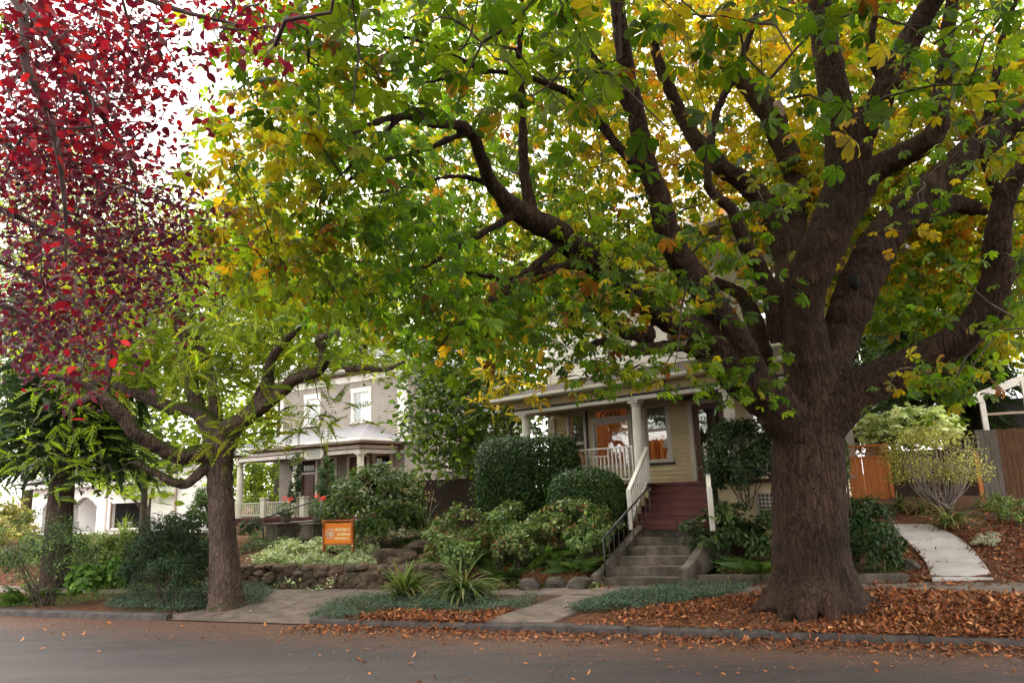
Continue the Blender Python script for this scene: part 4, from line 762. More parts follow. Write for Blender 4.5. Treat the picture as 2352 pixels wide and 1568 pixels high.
while a < 4: mb2 = GF.box(mb, a, a+.135, 1.3+.02*rng.random(), 3.6+.03*rng.random(), 0, .022, 0 if i < 4 else 1); a += .142; i += 1
mb.build('boards', [GREYW, BRNW], gfn); mb = MB(); GF.box(mb, -.45, 4, 1.7, 1.79, .023, .06); GF.box(mb, -.45, 4, 3.2, 3.29, .023, .06); mb.build('rail', GREYW, gfn); mb = MB(); GF.box(mb, -.57, -.46, 1.2, 3.0, 0, .09); mb.build('post', ORW, gfn)
OF = Fr(1990, 27, (.95, -.31)); ofn = thing('cedar_gate', 'orange cedar gate with a lattice top right of the big trunk', 'gate', OF.p(.1, 1.5))
mb = MB(); a = -1.5
while a < .75: OF.box(mb, a, a+.2, 1.3, 3.0, 0, .025); a += .21
mb.build('boards', ORW, ofn, bevel=.004)
mb = MB(); OF.box(mb, -1.5, .75, 3.0, 3.06, -.03, .05); OF.box(mb, -1.5, .75, 3.4, 3.47, -.03, .05); OF.box(mb, .76, .88, 1.2, 3.5, -.03, .08); mb.build('frame', ORW, ofn)
mb = MB()
for i in range(32): a = -1.75+.08*i; mb.bar(OF.p(max(a, -1.5), 3.06, .01), OF.p(min(a+.34, .75), 3.4, .01), .025, .008); mb.bar(OF.p(min(a+.34, .75), 3.06, .02), OF.p(max(a, -1.5), 3.4, .02), .025, .008)
mb.build('lattice', ORW, ofn)
mb = MB(); OF.box(mb, .9, 6, 1.1, 3.2, .3, .33); tag(mb.build('dark_fence', pmat('dark_brown_board', (.02, .01, .006), (.04, .02, .012), 5, .8, stretch=(5, 5, .5))), 'dark brown fence behind the pruned shrub', 'fence')
DF = Fr(1040, 27, (.9, -.43)); dfn = thing('dark_fence', 'very dark brown gate fence between the two houses with a small lattice', 'fence', DF.p(0, 1)); mb = MB(); a = -1.5
while a < 2.5: DF.box(mb, a, a+.16, .8, 2.85, 0, .03); a += .165
DKW = pmat('dark_stained_board', (.016, .008, .005), (.03, .015, .009), 5, .8, stretch=(5, 5, .5)); mb.build('boards', DKW, dfn); mb = MB()
for i in range(7): mb.bar(DF.p(-.3+.06*i, 2.9, 0), DF.p(-.3+.06*i, 3.3, 0), .02, .01); mb.bar(DF.p(-.3, 2.92+.06*i, -.012), DF.p(.1, 2.92+.06*i, -.012), .02, .01)
mb.build('lattice', GREYW, dfn); mb = MB(); DF.box(mb, -1.75, -1.55, .9, 2.3, -.3, -.1); DF.box(mb, -1.8, -1.5, 2.3, 2.36, -.35, -.05); tag(mb.build('sign_post', WHITE), 'short pale post beside the dark gate fence', 'post')
bw = thing('neighbour_wall', 'white sided house wall glimpsed behind the cedar gate', 'house', OF.p(-1, 1.5, 6)); mb = MB(); siding(mb, OF, -4, .4, 1, 5, 5.5, [], .16); mb.build('wall', WH2, bw)
# ---------- rock work, sign, pots
ROCK = pmat('brown_basalt', (.045, .031, .022), (.135, .09, .064), 3.5, .9, .7, 14, .2, c3=(.05, .05, .03), s3=1.5); ROCK2 = pmat('grey_rock', (.045, .038, .033), (.11, .092, .08), 3.5, .9, .7, 14, .2, c3=(.06, .06, .03), s3=1.3)
def rock_into(mb, c, r_, m=0, k=8):
    d = []; 
    for i in range(k+1):
        for j in range(k*2): a, b = math.pi*i/k, math.pi*j/k; d.append((math.sin(a)*math.cos(b), math.sin(a)*math.sin(b), math.cos(a)))
    d = np.array(d); pn_ = rng.standard_normal((13, 3)); pn_ /= np.linalg.norm(pn_, axis=1)[:, None]; pn_ = np.vstack([pn_, [[0, 0, 1], [0, 0, -1]]]); pd_ = rng.uniform(.72, 1.05, 15)
    rr = np.min(np.where(d@pn_.T > .05, pd_/np.maximum(d@pn_.T, .05), 9), axis=1); rr = np.minimum(rr, 1.25)*(1+.03*rng.standard_normal(len(d))); an = rng.uniform(0, 3); ca, sa = math.cos(an), math.sin(an)
    v = d*rr[:, None]*np.array(r_); v = v@np.array([[ca, sa, 0], [-sa, ca, 0], [0, 0, 1]])+np.array(c); n2 = 2*k
    mb.add(v, [(i*n2+j, (i+1)*n2+j, (i+1)*n2+(j+1) % n2, i*n2+(j+1) % n2) for i in range(k) for j in range(n2)], m)
sw = thing('stone_wall', 'low dry stone wall of brown rocks along the sidewalk', 'wall', W(-11.5, 16.6, .2)); mb = MB()
for row in range(4):
    s_ = -14.6
    while s_ < -8.1:
        d_ = rng.uniform(.22, .46); z = .2+.14*row+rng.normal(0, .02); rock_into(mb, W(s_+d_/2, float(swf(s_))+.12+.05*row+rng.normal(0, .03), z+.02), (d_*.52, .2, rng.uniform(.1, .135))); s_ += d_*.92
s_ = -13.4
while s_ < -9.8: d_ = rng.uniform(.25, .5); p_ = W(s_, 18.0+rng.normal(0, .08), 0); p_[2] = float(hst(s_, 18.0))+.05; rock_into(mb, p_, (d_*.55, .25, .17)); s_ += d_
mb.build('stones', ROCK, sw)
BD = [(890, 1290, 24, 'large rounded boulder at the end of the stone wall'), (925, 1268, 20, 'dark boulder on top of the rock pile'), (960, 1250, 22, 'flat slab rock at the top of the rock pile'), (940, 1300, 14, 'small pinkish rock on the ledge of the wall'), (985, 1275, 15, 'angular rock leaning in the rock pile'), (905, 1305, 14, 'low rock on the wall ledge beside the big boulder'), (1218, 1340, 20, 'low rock at the sidewalk left of the upright boulder'), (1282, 1333, 19, 'upright grey boulder at the sidewalk edge'), (1330, 1335, 22, 'broad grey boulder beside the concrete steps'), (1215, 1277, 17, 'half buried rock among the ferns'), (1150, 1300, 14, 'dark rock under the ferns on the bank'), (2085, 1290, 20, 'brown boulder beside the garden path')]
for x, y, r_, lab in BD:
    p_ = OG(float(x), float(y+r_*.7)); rr = r_*p_[1]/F*1.15; mb = MB(); rock_into(mb, p_+np.array([0, 0, rr*.25]), (rr*rng.uniform(1, 1.25), rr, rr*rng.uniform(.75, .95)), 0, 9); tag(mb.build('boulder', ROCK2 if x > 1000 else ROCK, None, False), lab, 'boulder', 'boulders in the front gardens')
KB = [W(s_, float(swf(s_))+.05, 0) for s_ in np.linspace(-2.35, 1.9, 8)]; mb = MB()
for a, b in ((-2.3, -.9), (-.88, .5), (.52, 1.9)): mb.hexa([W(a, float(swf(a))+.02, .2), W(b, float(swf(b))+.02, .2), W(b, float(swf(b))+.2, .2), W(a, float(swf(a))+.2, .2), W(a, float(swf(a))+.02, .47), W(b, float(swf(b))+.02, .47), W(b, float(swf(b))+.2, .47), W(a, float(swf(a))+.2, .47)])
tag(mb.build('edging_wall', CONCD, None, bevel=.02), 'low dark concrete edging behind the sidewalk near the trunk', 'edging')
GS = Fr(776, 21.5, (.93, -.36)); ORS = pmat('orange_sign_paint', (.72, .19, .008), (.82, .25, .012), 1.5, .5, c3=(.62, .14, .006), s3=1.5); og = thing('garden_sign', 'bright orange wooden sign with a white flower emblem below the hydrangea', 'sign', GS.p(0, .95))
mb = MB(); GS.box(mb, -.44, .46, 1.12, 1.68, 0, .04); mb.build('board', ORS, og)
mb = MB(); GS.box(mb, -.5, -.44, .9, 1.72, -.02, .06); GS.box(mb, .46, .52, .9, 1.72, -.02, .06); GS.box(mb, -.53, .55, 1.72, 1.77, -.03, .07); GS.box(mb, -.44, .46, 1.08, 1.12, -.015, .055); mb.build('frame', pmat('sign_frame', (.32, .08, .012), (.4, .1, .015), 3, .5), og, bevel=.006)
mb = MB()
for i in range(6):
    an = math.pi/6+i*math.pi/3+math.pi/6; c_ = np.array([-.25, 1.38]); pet = []
    for t_ in np.linspace(0, 2*math.pi, 15): l, w_ = .085+.065*-math.cos(t_), .042*math.sin(t_); pet.append(GS.p(c_[0]+l*math.cos(an)-w_*math.sin(an), c_[1]+l*math.sin(an)+w_*math.cos(an), -.006))
    mb.tube(pet, .011, 5)
mb.build('flower_emblem', WHITE, og)
GOLD = pmat('pale_yellow_lettering', (.85, .72, .36), (.92, .8, .45), 4, .5)
text('UNITED S', GS, -.1, 1.45, -.004, .115, GOLD, og, bold=.004); text('COMMUN', GS, -.02, 1.335, -.004, .095, GOLD, og, bold=.003); text('HEALING C', GS, -.1, 1.225, -.004, .095, GOLD, og, bold=.003)
GREENS = [(.03, .06, .018), (.05, .09, .022), (.02, .04, .014)]
TERR = pmat('clay_pot', (.1, .09, .075), (.15, .13, .11), 4, .8)
for a, off_, lab in ((-.86, .6, 'plant pot with a red geranium on the left step block'), (.8, .5, 'plant pot with red geraniums on the right step block')):
    q = SF2.p(a, zg+.63, off_); pt = thing('flower_pot', lab, 'flower pot', q, 'geranium pots on the step blocks'); mb = MB(); mb.tube([q, q+[0, 0, .1], q+[0, 0, .3], q+[0, 0, .33]], [.13, .17, .2, .21], 18); mb.build('pot', TERR, pt, True)
    n = 500; d = rng.standard_normal((n, 3)); d /= np.linalg.norm(d, axis=1)[:, None]; leaves('foliage', q+np.array([0, 0, .42])+d*[.3, .3, .24]*rng.uniform(.7, 1.05, (n, 1)), frames(n, .6, d), .075, pick(n, [(.06, .11, .04), (.09, .14, .06), (.04, .08, .03)]), OV, LEAFD, pt)
    n = 70; cc = q+np.array([[.1, 0, .72], [-.05, -.05, .8], [.16, .05, .78]])[rng.integers(0, 3, n)]; leaves('flowers', cc+rng.normal(0, .035, (n, 3)), frames(n, 1.2), .055, pick(n, [(.7, .035, .015), (.8, .08, .03)]), OV, LEAFD, pt)
pc = thing('porch_bench', 'dark bench standing behind the porch railing of the taupe house', 'bench', TF.p(-5.6, 1.4, .9)); mb = MB(); TF.box(mb, -6.4, -5, 1.8, 1.86, .6, 1.1); TF.box(mb, -6.4, -5, 1.9, 2.45, 1.1, 1.15); mb.build('seat', METAL, pc)
for a in (-6.35, -5.05): mb = MB(); TF.box(mb, a-.03, a+.03, 1.4, 1.8, .62, 1.08); mb.build('leg', METAL, pc)
# ================================================================== TREES
GRN = [(.055, .11, .012), (.085, .145, .014), (.04, .085, .012), (.11, .165, .016)]; YEL = [(.3, .24, .02), (.22, .21, .02), (.34, .2, .02)]; ORG = [(.36, .13, .018), (.26, .085, .015)]; BRN = [(.13, .05, .018)]
def region(poly, n, Y0, Y1, zmin=None):
    q = inpoly(poly, n); Yv = rng.uniform(Y0, Y1, n) if np.isscalar(Y0) else Y0(q)+rng.uniform(-1, 1, n)*Y1; p = P(q[:, 0], q[:, 1], Yv)
    return p, q
def autumn(q, base, spots):
    """how far each leaf cluster has turned"""
    f_ = np.full(len(q), base)
    for x, y, rx, ry, a in spots: f_ += a*np.exp(-((q[:, 0]-x)/rx)**2-((q[:, 1]-y)/ry)**2)
    return np.clip(f_, 0, .95)
def turned(n, f_, m=1):
    k = n//m; fc = np.asarray(f_, float).reshape(k, m).mean(1) if m > 1 else np.asarray(f_, float)
    g = pick(k, GRN, None, .16); y = pick(k, YEL+ORG, [3, 4, 2.4, .6, .25]); t_ = (rng.random(k)*.9+.05 < fc)[:, None]; mixv = rng.uniform(.35, 1, (k, 1)); b0 = np.where(t_, g*(1-mixv)+y*mixv, g)
    c = np.repeat(b0, m, 0)*np.exp(.16*rng.standard_normal((n, 1))); st = rng.random(n) < .07; c[st] = np.where((rng.random((st.sum(), 1)) < .5), pick(st.sum(), YEL, None), pick(st.sum(), GRN)); br = rng.random(n) < .02; c[br] = pick(br.sum(), BRN)
    return c
# ---------- the big horse chestnut
ch = thing('horse_chestnut', 'huge old horse chestnut with a thick trunk and many spreading limbs turning yellow', 'tree', OG(1875., 1385.))
CL = [[(1876, 1420, 13.75, 120), (1876, 1385, 13.75, 100), (1868, 1340, 13.75, 85), (1860, 1270, 13.7, 76), (1856, 1150, 13.7, 72), (1852, 1030, 13.7, 72), (1856, 950, 13.7, 76), (1860, 870, 13.6, 62), (1848, 780, 13.5, 56), (1846, 700, 13.4, 50), (1866, 620, 13.2, 54), (1905, 540, 13.1, 56), (1932, 470, 13, 56), (1942, 410, 12.9, 50), (1930, 300, 12.7, 41), (1914, 200, 12.5, 38), (1892, 80, 12.3, 34), (1875, -90, 12.1, 30)],
 [(1945, 420, 12.9, 42), (1975, 320, 12.6, 36), (2020, 230, 12.2, 36), (2080, 110, 11.8, 32), (2130, 20, 11.5, 28), (2190, -90, 11.2, 24)],
 [(1885, 920, 13.7, 60), (1922, 800, 13.9, 48), (1955, 715, 14, 50), (1980, 640, 14.1, 50), (2015, 565, 14.2, 47), (2080, 480, 14.2, 43), (2150, 420, 14.2, 40), (2230, 350, 14.2, 37), (2345, 275, 14.2, 34), (2440, 215, 14.2, 30), (2560, 150, 14, 22), (2680, 60, 13.9, 13), (2760, -20, 13.8, 4)],
 [(1945, 480, 13, 44), (2005, 395, 12.7, 34), (2090, 350, 12.3, 31), (2145, 310, 12, 29), (2165, 200, 11.8, 24), (2178, 80, 11.6, 20), (2192, -60, 11.4, 16)],
 [(2075, 500, 14.2, 32), (2130, 490, 14.4, 28), (2190, 468, 14.6, 24), (2240, 478, 14.8, 20), (2290, 480, 15, 12)],
 [(1880, 970, 13.6, 66), (1970, 895, 13.4, 52), (2075, 843, 13.2, 43), (2180, 792, 12.9, 40), (2258, 725, 12.6, 41), (2290, 640, 12.3, 36), (2292, 545, 12, 31), (2312, 450, 11.8, 26), (2360, 370, 11.6, 21), (2430, 300, 11.4, 15), (2500, 200, 11.2, 9), (2540, 100, 11, 3)],
 [(2275, 680, 12.5, 26), (2335, 605, 12.3, 20), (2400, 550, 12.1, 16), (2480, 510, 11.9, 10), (2560, 440, 11.7, 3)],
 [(1845, 1010, 13.6, 60), (1770, 920, 13.3, 52), (1700, 860, 13, 50), (1640, 805, 12.8, 45), (1595, 782, 12.7, 36), (1560, 772, 12.6, 31)],
 [(1690, 850, 13, 40), (1625, 765, 12.6, 32), (1555, 745, 12.3, 26), (1475, 690, 11.9, 25), (1400, 628, 11.5, 26), (1340, 585, 11.2, 27), (1282, 535, 10.9, 27), (1205, 495, 10.5, 25), (1130, 425, 10, 16), (1078, 300, 9.3, 13), (1000, 285, 8.8, 10), (905, 268, 8.3, 8), (800, 312, 7.8, 5)],
 [(1225, 510, 10.6, 20), (1205, 400, 10.4, 14), (1198, 250, 10.1, 11), (1190, 120, 9.8, 8.5)], [(1200, 500, 10.5, 20), (1165, 480, 10.3, 18), (1150, 440, 10.2, 12), (1050, 405, 9.8, 6), (880, 440, 9.2, 4), (700, 470, 8.6, 3)],
 [(1760, 930, 13.4, 44), (1700, 800, 12.8, 40), (1640, 700, 12.3, 36), (1580, 620, 11.9, 35), (1535, 540, 11.6, 33), (1512, 450, 11.3, 29), (1490, 390, 11.1, 26), (1466, 294, 10.8, 25), (1440, 160, 10.5, 23), (1424, 60, 10.2, 21), (1405, -90, 9.9, 18)],
 [(1500, 420, 11.2, 14), (1430, 350, 10.9, 12), (1340, 240, 10.5, 11), (1250, 190, 10.2, 8), (1120, 165, 9.8, 7), (950, 195, 9.2, 6)],
 [(1845, 800, 13.9, 46), (1820, 660, 14.2, 38), (1812, 560, 14.5, 36), (1835, 430, 14.8, 34), (1790, 320, 15, 30), (1770, 262, 15.1, 32), (1700, 185, 15.3, 20), (1660, 145, 15.4, 14)],
 [(1815, 600, 14.4, 34), (1760, 470, 14.3, 30), (1700, 410, 14.2, 26), (1645, 375, 14.1, 24), (1580, 290, 14, 20), (1520, 160, 13.8, 14), (1480, 20, 13.6, 10)],
 [(1800, 780, 13.8, 34), (1765, 660, 13.6, 24), (1714, 565, 13.3, 20), (1678, 480, 13, 16), (1625, 420, 12.8, 11), (1646, 260, 12.5, 10), (1690, 170, 12.3, 9), (1730, 55, 12, 8), (1765, -60, 11.8, 7)],
 [(1795, 960, 14.2, 40), (1755, 850, 14.8, 28), (1740, 760, 15.2, 25), (1705, 680, 15.5, 18), (1640, 645, 15.7, 12)], [(1570, 790, 12.6, 18), (1500, 800, 12.3, 14), (1440, 806, 12, 12), (1385, 785, 11.8, 10), (1340, 800, 11.6, 6)], [(1500, 765, 12.2, 20), (1440, 765, 12, 17), (1395, 735, 11.8, 15), (1355, 680, 11.6, 12), (1330, 640, 11.5, 8)],
 [(1340, 585, 11.1, 12), (1240, 640, 10.6, 5), (1130, 690, 10.2, 4)]]
CL = [[(x, y, Y_, r_*(1.06 if y > 960 else .92)) for x, y, Y_, r_ in CL[0]]]+[[(x, y, Y_, r_*(1.12 if k == 8 else .92 if r_ > 14 else 1)) for x, y, Y_, r_ in l] for k, l in enumerate(CL[1:], 1)]
CL += [[(1190, 490, 10.4, 10), (1100, 540, 10, 8), (1000, 600, 9.6, 7), (890, 650, 9.2, 5), (770, 690, 8.8, 3)], [(920, 270, 8.4, 7), (830, 360, 8.2, 6), (760, 430, 8, 5), (700, 560, 7.8, 3)], [(1080, 300, 9.3, 9), (960, 350, 9, 7), (850, 380, 8.7, 6), (730, 470, 8.4, 4), (640, 500, 8.1, 3)], [(1300, 550, 11, 10), (1190, 640, 10.5, 8), (1110, 700, 10.2, 6), (1030, 770, 9.9, 5), (990, 830, 9.7, 3)],
 [(1010, 285, 8.8, 7), (880, 215, 8.4, 6), (780, 190, 8.1, 5), (680, 120, 7.8, 3)], [(1190, 130, 9.8, 8), (1200, 20, 9.6, 6), (1185, -100, 9.4, 4)], [(1400, 625, 11.5, 12), (1290, 610, 11, 9), (1180, 640, 10.6, 7), (1060, 620, 10.2, 5), (930, 560, 9.8, 3)], [(1120, 165, 9.8, 8), (980, 100, 9.4, 6), (840, 60, 9, 4), (740, -40, 8.6, 3)], [(1470, 300, 10.8, 10), (1400, 180, 10.4, 8), (1320, 60, 10, 6), (1290, -60, 9.7, 4)], [(2040, 215, 12.1, 14), (2000, 120, 11.9, 10), (2010, 20, 11.6, 8), (1990, -70, 11.4, 6)], [(2240, 345, 14.1, 14), (2280, 230, 13.7, 10), (2300, 100, 13.3, 8), (2350, -40, 13, 5)], [(2300, 470, 11.9, 14), (2260, 360, 11.6, 9), (2270, 240, 11.3, 6), (2310, 120, 11, 4)]]
for x, y in ((1745, 1402), (1800, 1424), (1850, 1432), (1915, 1428), (1965, 1408), (1998, 1384)): q0 = OG(float(x), float(y)); CL.append([(1866+(x-1866)*.45, 1330, 13.7-.25*(y > 1400), 36), (1866+(x-1866)*.72, 1380, float(q0[1])+.3, 28), (1866+(x-1866)*.95, y-5, float(q0[1])+.08, 17), (1866+(x-1866)*1.25, y+8, float(q0[1])-.05, 6)])
trunk, cn = limbs('trunk', CL, BARK, ch, .033, .05, .14)
mb = MB(); q = P(1557., 774., 12.5); mb.tube([q, q+np.array([-.03, -.05, .004])], [.19, .18], 16); mb.build('cut_end', pmat('cut_wood', (.33, .23, .16), (.5, .38, .28), 9, .8), ch)
mb = MB(); q = P(1786., 252., 14.85); mb.tube([q, q+np.array([.06, -.06, .0])], [.2, .19], 14); mb.build('cut_end', pmat('old_cut_wood', (.17, .12, .1), (.25, .18, .15), 9, .8), ch)
mb = MB(); rock_into(mb, P(1962., 648., 13.68), (.12, .05, .16)); mb.build('knot_hole', DARK, ch, True)
LOBE = [(560, 60), (700, -60), (1300, -60), (1400, 500), (1430, 700), (1300, 760), (1120, 790), (940, 760), (800, 720), (660, 690), (520, 610), (475, 520), (520, 420), (500, 330), (560, 220)]
acc = []; cents = []
SP = [(1660, 270, 250, 230, .95), (600, 340, 170, 220, .42), (2230, 420, 260, 260, .3), (1500, 420, 200, 200, .35), (700, 60, 160, 120, .15)]
def canopy(poly, n, Y0, Y1, m, sg_, size, tm, base, usig=.55, shade=1., spots=1.):
    p, q = region(poly, n, Y0, Y1); f_ = autumn(q, base, [(*z[:4], z[4]*spots) for z in SP]); cents.append(p); k = len(p)
    pts, o = around(p, m, sg_); c = turned(k*m, np.repeat(f_, m), m)*shade  # leaf colour scaled down in front clusters to paint in overlapping shade
    leaves('', pts, frames(k*m, usig, o), size*rng.uniform(.7, 1.2, k*m), c, tm, None, None, (.3, .105, .02), rng.choice([2., 1.2, 1.0, .85, .6], k*m, p=[.55, .17, .14, .09, .05]), acc)
yl = lambda q: 7.7+(q[:, 1]-100)/600*1.6+(q[:, 0]-500)/900*1.6
canopy([q for q in LOBE if q[0] < 1290]+[(1000, -60), (1050, 700)][::-1][:0], 195, yl, 1.9, 11, (.36, .36, .26), .18, PAL, .08)
canopy([(900, -60), (1450, -60), (1500, 400), (1480, 720), (1250, 800), (1000, 800), (880, 500)], 215, 11.2, 14.5, 12, (.42, .42, .3), .185, PAL, .1)
canopy([(640, -40), (2380, -40), (2380, 170), (1950, 260), (1780, 330), (1500, 300), (1000, 260), (720, 270)], 46, 4.4, 6.6, 6, (.26, .26, .16), .175, PALN, .04, spots=.06, shade=.62)
canopy([(1250, 400), (1500, 480), (1700, 420), (1850, 420), (1800, 620), (1640, 860), (1480, 880), (1280, 840)], 34, 8.6, 11.2, 7, (.26, .26, .18), .18, PALN, .04, spots=.1, shade=.7)
canopy([(960, 640), (1500, 640), (1560, 850), (1400, 880), (1240, 880), (1120, 840), (960, 760)], 52, 9.2, 12, 10, (.3, .3, .24), .165, PAL, .16)
canopy([(950, -80), (2400, -80), (2400, 820), (2150, 740), (1960, 720), (1700, 690), (1400, 720), (1150, 720), (980, 600)], 640, 14.5, 21, 14, (.5, .5, .36), .26, PAL, .38)
canopy([(1980, 200), (2400, 150), (2400, 790), (2250, 810), (2080, 750), (1990, 620)], 140, 14.8, 18, 12, (.45, .45, .32), .24, PAL, .38)
canopy([(1980, 150), (2400, 100), (2400, 790), (2250, 810), (2080, 750), (1990, 620)], 26, 9, 11.6, 7, (.3, .3, .2), .17, PALN, .1, spots=.2, shade=.8)
canopy([(2420, -100), (2950, -100), (3000, 600), (2700, 800), (2420, 760)], 130, 10, 19, 12, (.45, .45, .32), .22, PAL, .25)
canopy([(2000, 870), (2220, 820), (2240, 880), (2180, 925), (2080, 900)], 10, 9.5, 11, 6, (.25, .25, .16), .18, PALN, .25)
canopy([(1640, 840), (1790, 850), (1760, 930), (1660, 900)], 9, 12, 12.8, 7, (.22, .22, .2), .17, PALN, .1)
canopy([(1480, -60), (2100, -60), (1900, 400), (1600, 480)], 110, 16, 21, 14, (.55, .55, .4), .26, PAL, .75)
canopy([(-300, -800), (2700, -800), (2700, -90), (-300, -90)], 240, 4.5, 10.5, 10, (.45, .45, .3), .21, PAL, .1)  # out-of-view foliage added above the frame to keep front light off the limbs
# crown arching over street and roof, added above the frame to block sky light
k = 800; u_ = rng.random((k, 3)); an = u_[:, 0]*6.283; rr = 9.5*np.sqrt(u_[:, 1]); p = np.stack([5.4+np.cos(an)*rr, 13+np.sin(an)*rr, 9+(1-(rr/9.6)**2)*7*(.45+.55*u_[:, 2])], 1)
v_ = p-np.array([0, 0, H]); yy = 784-F*(v_@cu)/(v_@cf); p = p[(yy < -60) & (p[:, 2] > 8)]
pts, o = around(p, 11, (.6, .6, .4)); leaves('', pts, frames(len(pts), .5, o), .25*rng.uniform(.7, 1.2, len(pts)), turned(len(pts), np.full(len(pts), .2)), PAL, None, None, (.3, .105, .02), np.full(len(pts), 1.1), acc); cents.append(p)
flush('crown', acc, LEAF, ch); grow('twigs', cn, np.concatenate(cents), TWIG, ch, .022, .005)
# ---------- mossy locust tree on the left
lo_ = thing('locust_tree', 'mossy low branching street tree with feathery yellow green leaves', 'tree', OG(515., 1380.))
LL_ = [[(520, 1400, 17.5, 56), (519, 1375, 17.5, 44), (516, 1290, 17.5, 37), (510, 1180, 17.5, 33), (506, 1100, 17.5, 33), (505, 1040, 17.5, 38), (520, 990, 17.5, 30), (560, 962, 17.4, 24), (612, 905, 17.2, 18), (622, 829, 17, 13), (662, 777, 16.8, 10), (690, 750, 16.7, 6)],
 [(500, 1050, 17.4, 26), (460, 1040, 17.2, 23), (421, 1049, 17, 21), (380, 1035, 16.8, 20), (317, 996, 16.4, 20), (270, 942, 16.1, 20), (232, 912, 15.9, 18), (195, 918, 15.7, 13), (160, 935, 15.5, 6)], [(250, 925, 16, 15), (200, 885, 15.8, 10), (110, 862, 15.5, 8), (40, 850, 15.2, 5)], [(245, 920, 16, 8), (252, 817, 15.9, 7), (272, 720, 15.8, 6), (330, 705, 15.7, 5), (400, 690, 15.6, 4)],
 [(510, 1000, 17.5, 26), (450, 945, 17.7, 19), (396, 936, 17.8, 18), (324, 905, 18, 17), (255, 880, 18.2, 14), (180, 870, 18.4, 8)],
 [(500, 1020, 17.6, 26), (455, 930, 17.9, 20), (432, 851, 18, 20), (418, 766, 18, 19), (414, 712, 18, 16)], [(420, 770, 18, 8), (445, 758, 17.9, 7), (480, 762, 17.8, 5)], [(505, 1020, 17.6, 24), (493, 923, 17.9, 15), (479, 850, 18.1, 14), (450, 775, 18.3, 12), (440, 700, 18.4, 6)],
 [(530, 985, 17.4, 18), (571, 945, 17.6, 15), (590, 915, 17.8, 12), (631, 816, 18, 5)], [(580, 950, 17.3, 20), (640, 905, 17.1, 18), (680, 868, 16.9, 17), (735, 850, 16.7, 15), (742, 800, 16.5, 12), (735, 775, 16.4, 10), (825, 760, 16.1, 5)], [(738, 835, 16.7, 13), (770, 822, 16.5, 11), (801, 846, 16.3, 9), (840, 845, 16.1, 7), (885, 848, 16, 6), (930, 830, 15.9, 3)],
 [(495, 1070, 17.5, 20), (465, 1080, 17.3, 15), (428, 1112, 17.1, 13), (395, 1105, 16.9, 11), (360, 1087, 16.8, 9), (310, 1060, 16.6, 6)], [(520, 1050, 17.6, 16), (540, 1010, 17.8, 9), (555, 960, 18, 6)]]
for x, y in ((450, 1385), (560, 1390), (590, 1372)): LL_.append([(518, 1345, 17.5, 20), (518+(x-518)*.6, 1378, float(OG(float(x), float(y))[1])+.1, 14), (x, y, float(OG(float(x), float(y))[1]), 6)])
LL_ = [[(x, y, Y_, r_*(.84 if r_ > 9 else 1)) for x, y, Y_, r_ in l] for l in LL_]
_, ln = limbs('trunk', LL_, BARK2, lo_, .03, .05, .12, 22)
LG = [(.14, .19, .022), (.1, .15, .02), (.2, .22, .025), (.08, .125, .02)]
acc = []; cents = []
def locust(poly, n, Y0, Y1, m, size, cols, sg_=(.42, .42, .3), wts=None):
    p, q = region(poly, n, Y0, Y1); cents.append(p); pts, o = around(p, m, sg_); leaves('', pts, frames(len(pts), .75, o), size*rng.uniform(.7, 1.25, len(pts)), pick(len(pts), cols, wts), PIN, None, None, (.25, .2, .02), rng.choice([2., 1.1, .6], len(pts), p=[.75, .17, .08]), acc)
LP = [(160, 600), (420, 520), (700, 540), (880, 650), (930, 800), (830, 830), (700, 830), (580, 850), (480, 890), (330, 880), (160, 900), (100, 800)]
locust(LP, 400, 18, 23, 14, .5, LG); locust(LP, 110, 15.5, 17.6, 11, .45, LG)
locust([(0, 950), (150, 920), (330, 1000), (330, 1080), (200, 1110), (60, 1120), (0, 1080)], 16, 15.5, 19, 8, .42, LG[1::2])
locust([(440, 950), (600, 990), (760, 930), (790, 980), (690, 960), (560, 1030), (450, 990)], 17, 16, 18, 8, .5, LG)
flush('crown', acc, LEAF, lo_); grow('twigs', ln, np.concatenate(cents), TWIG, lo_, .02, .006, .05)
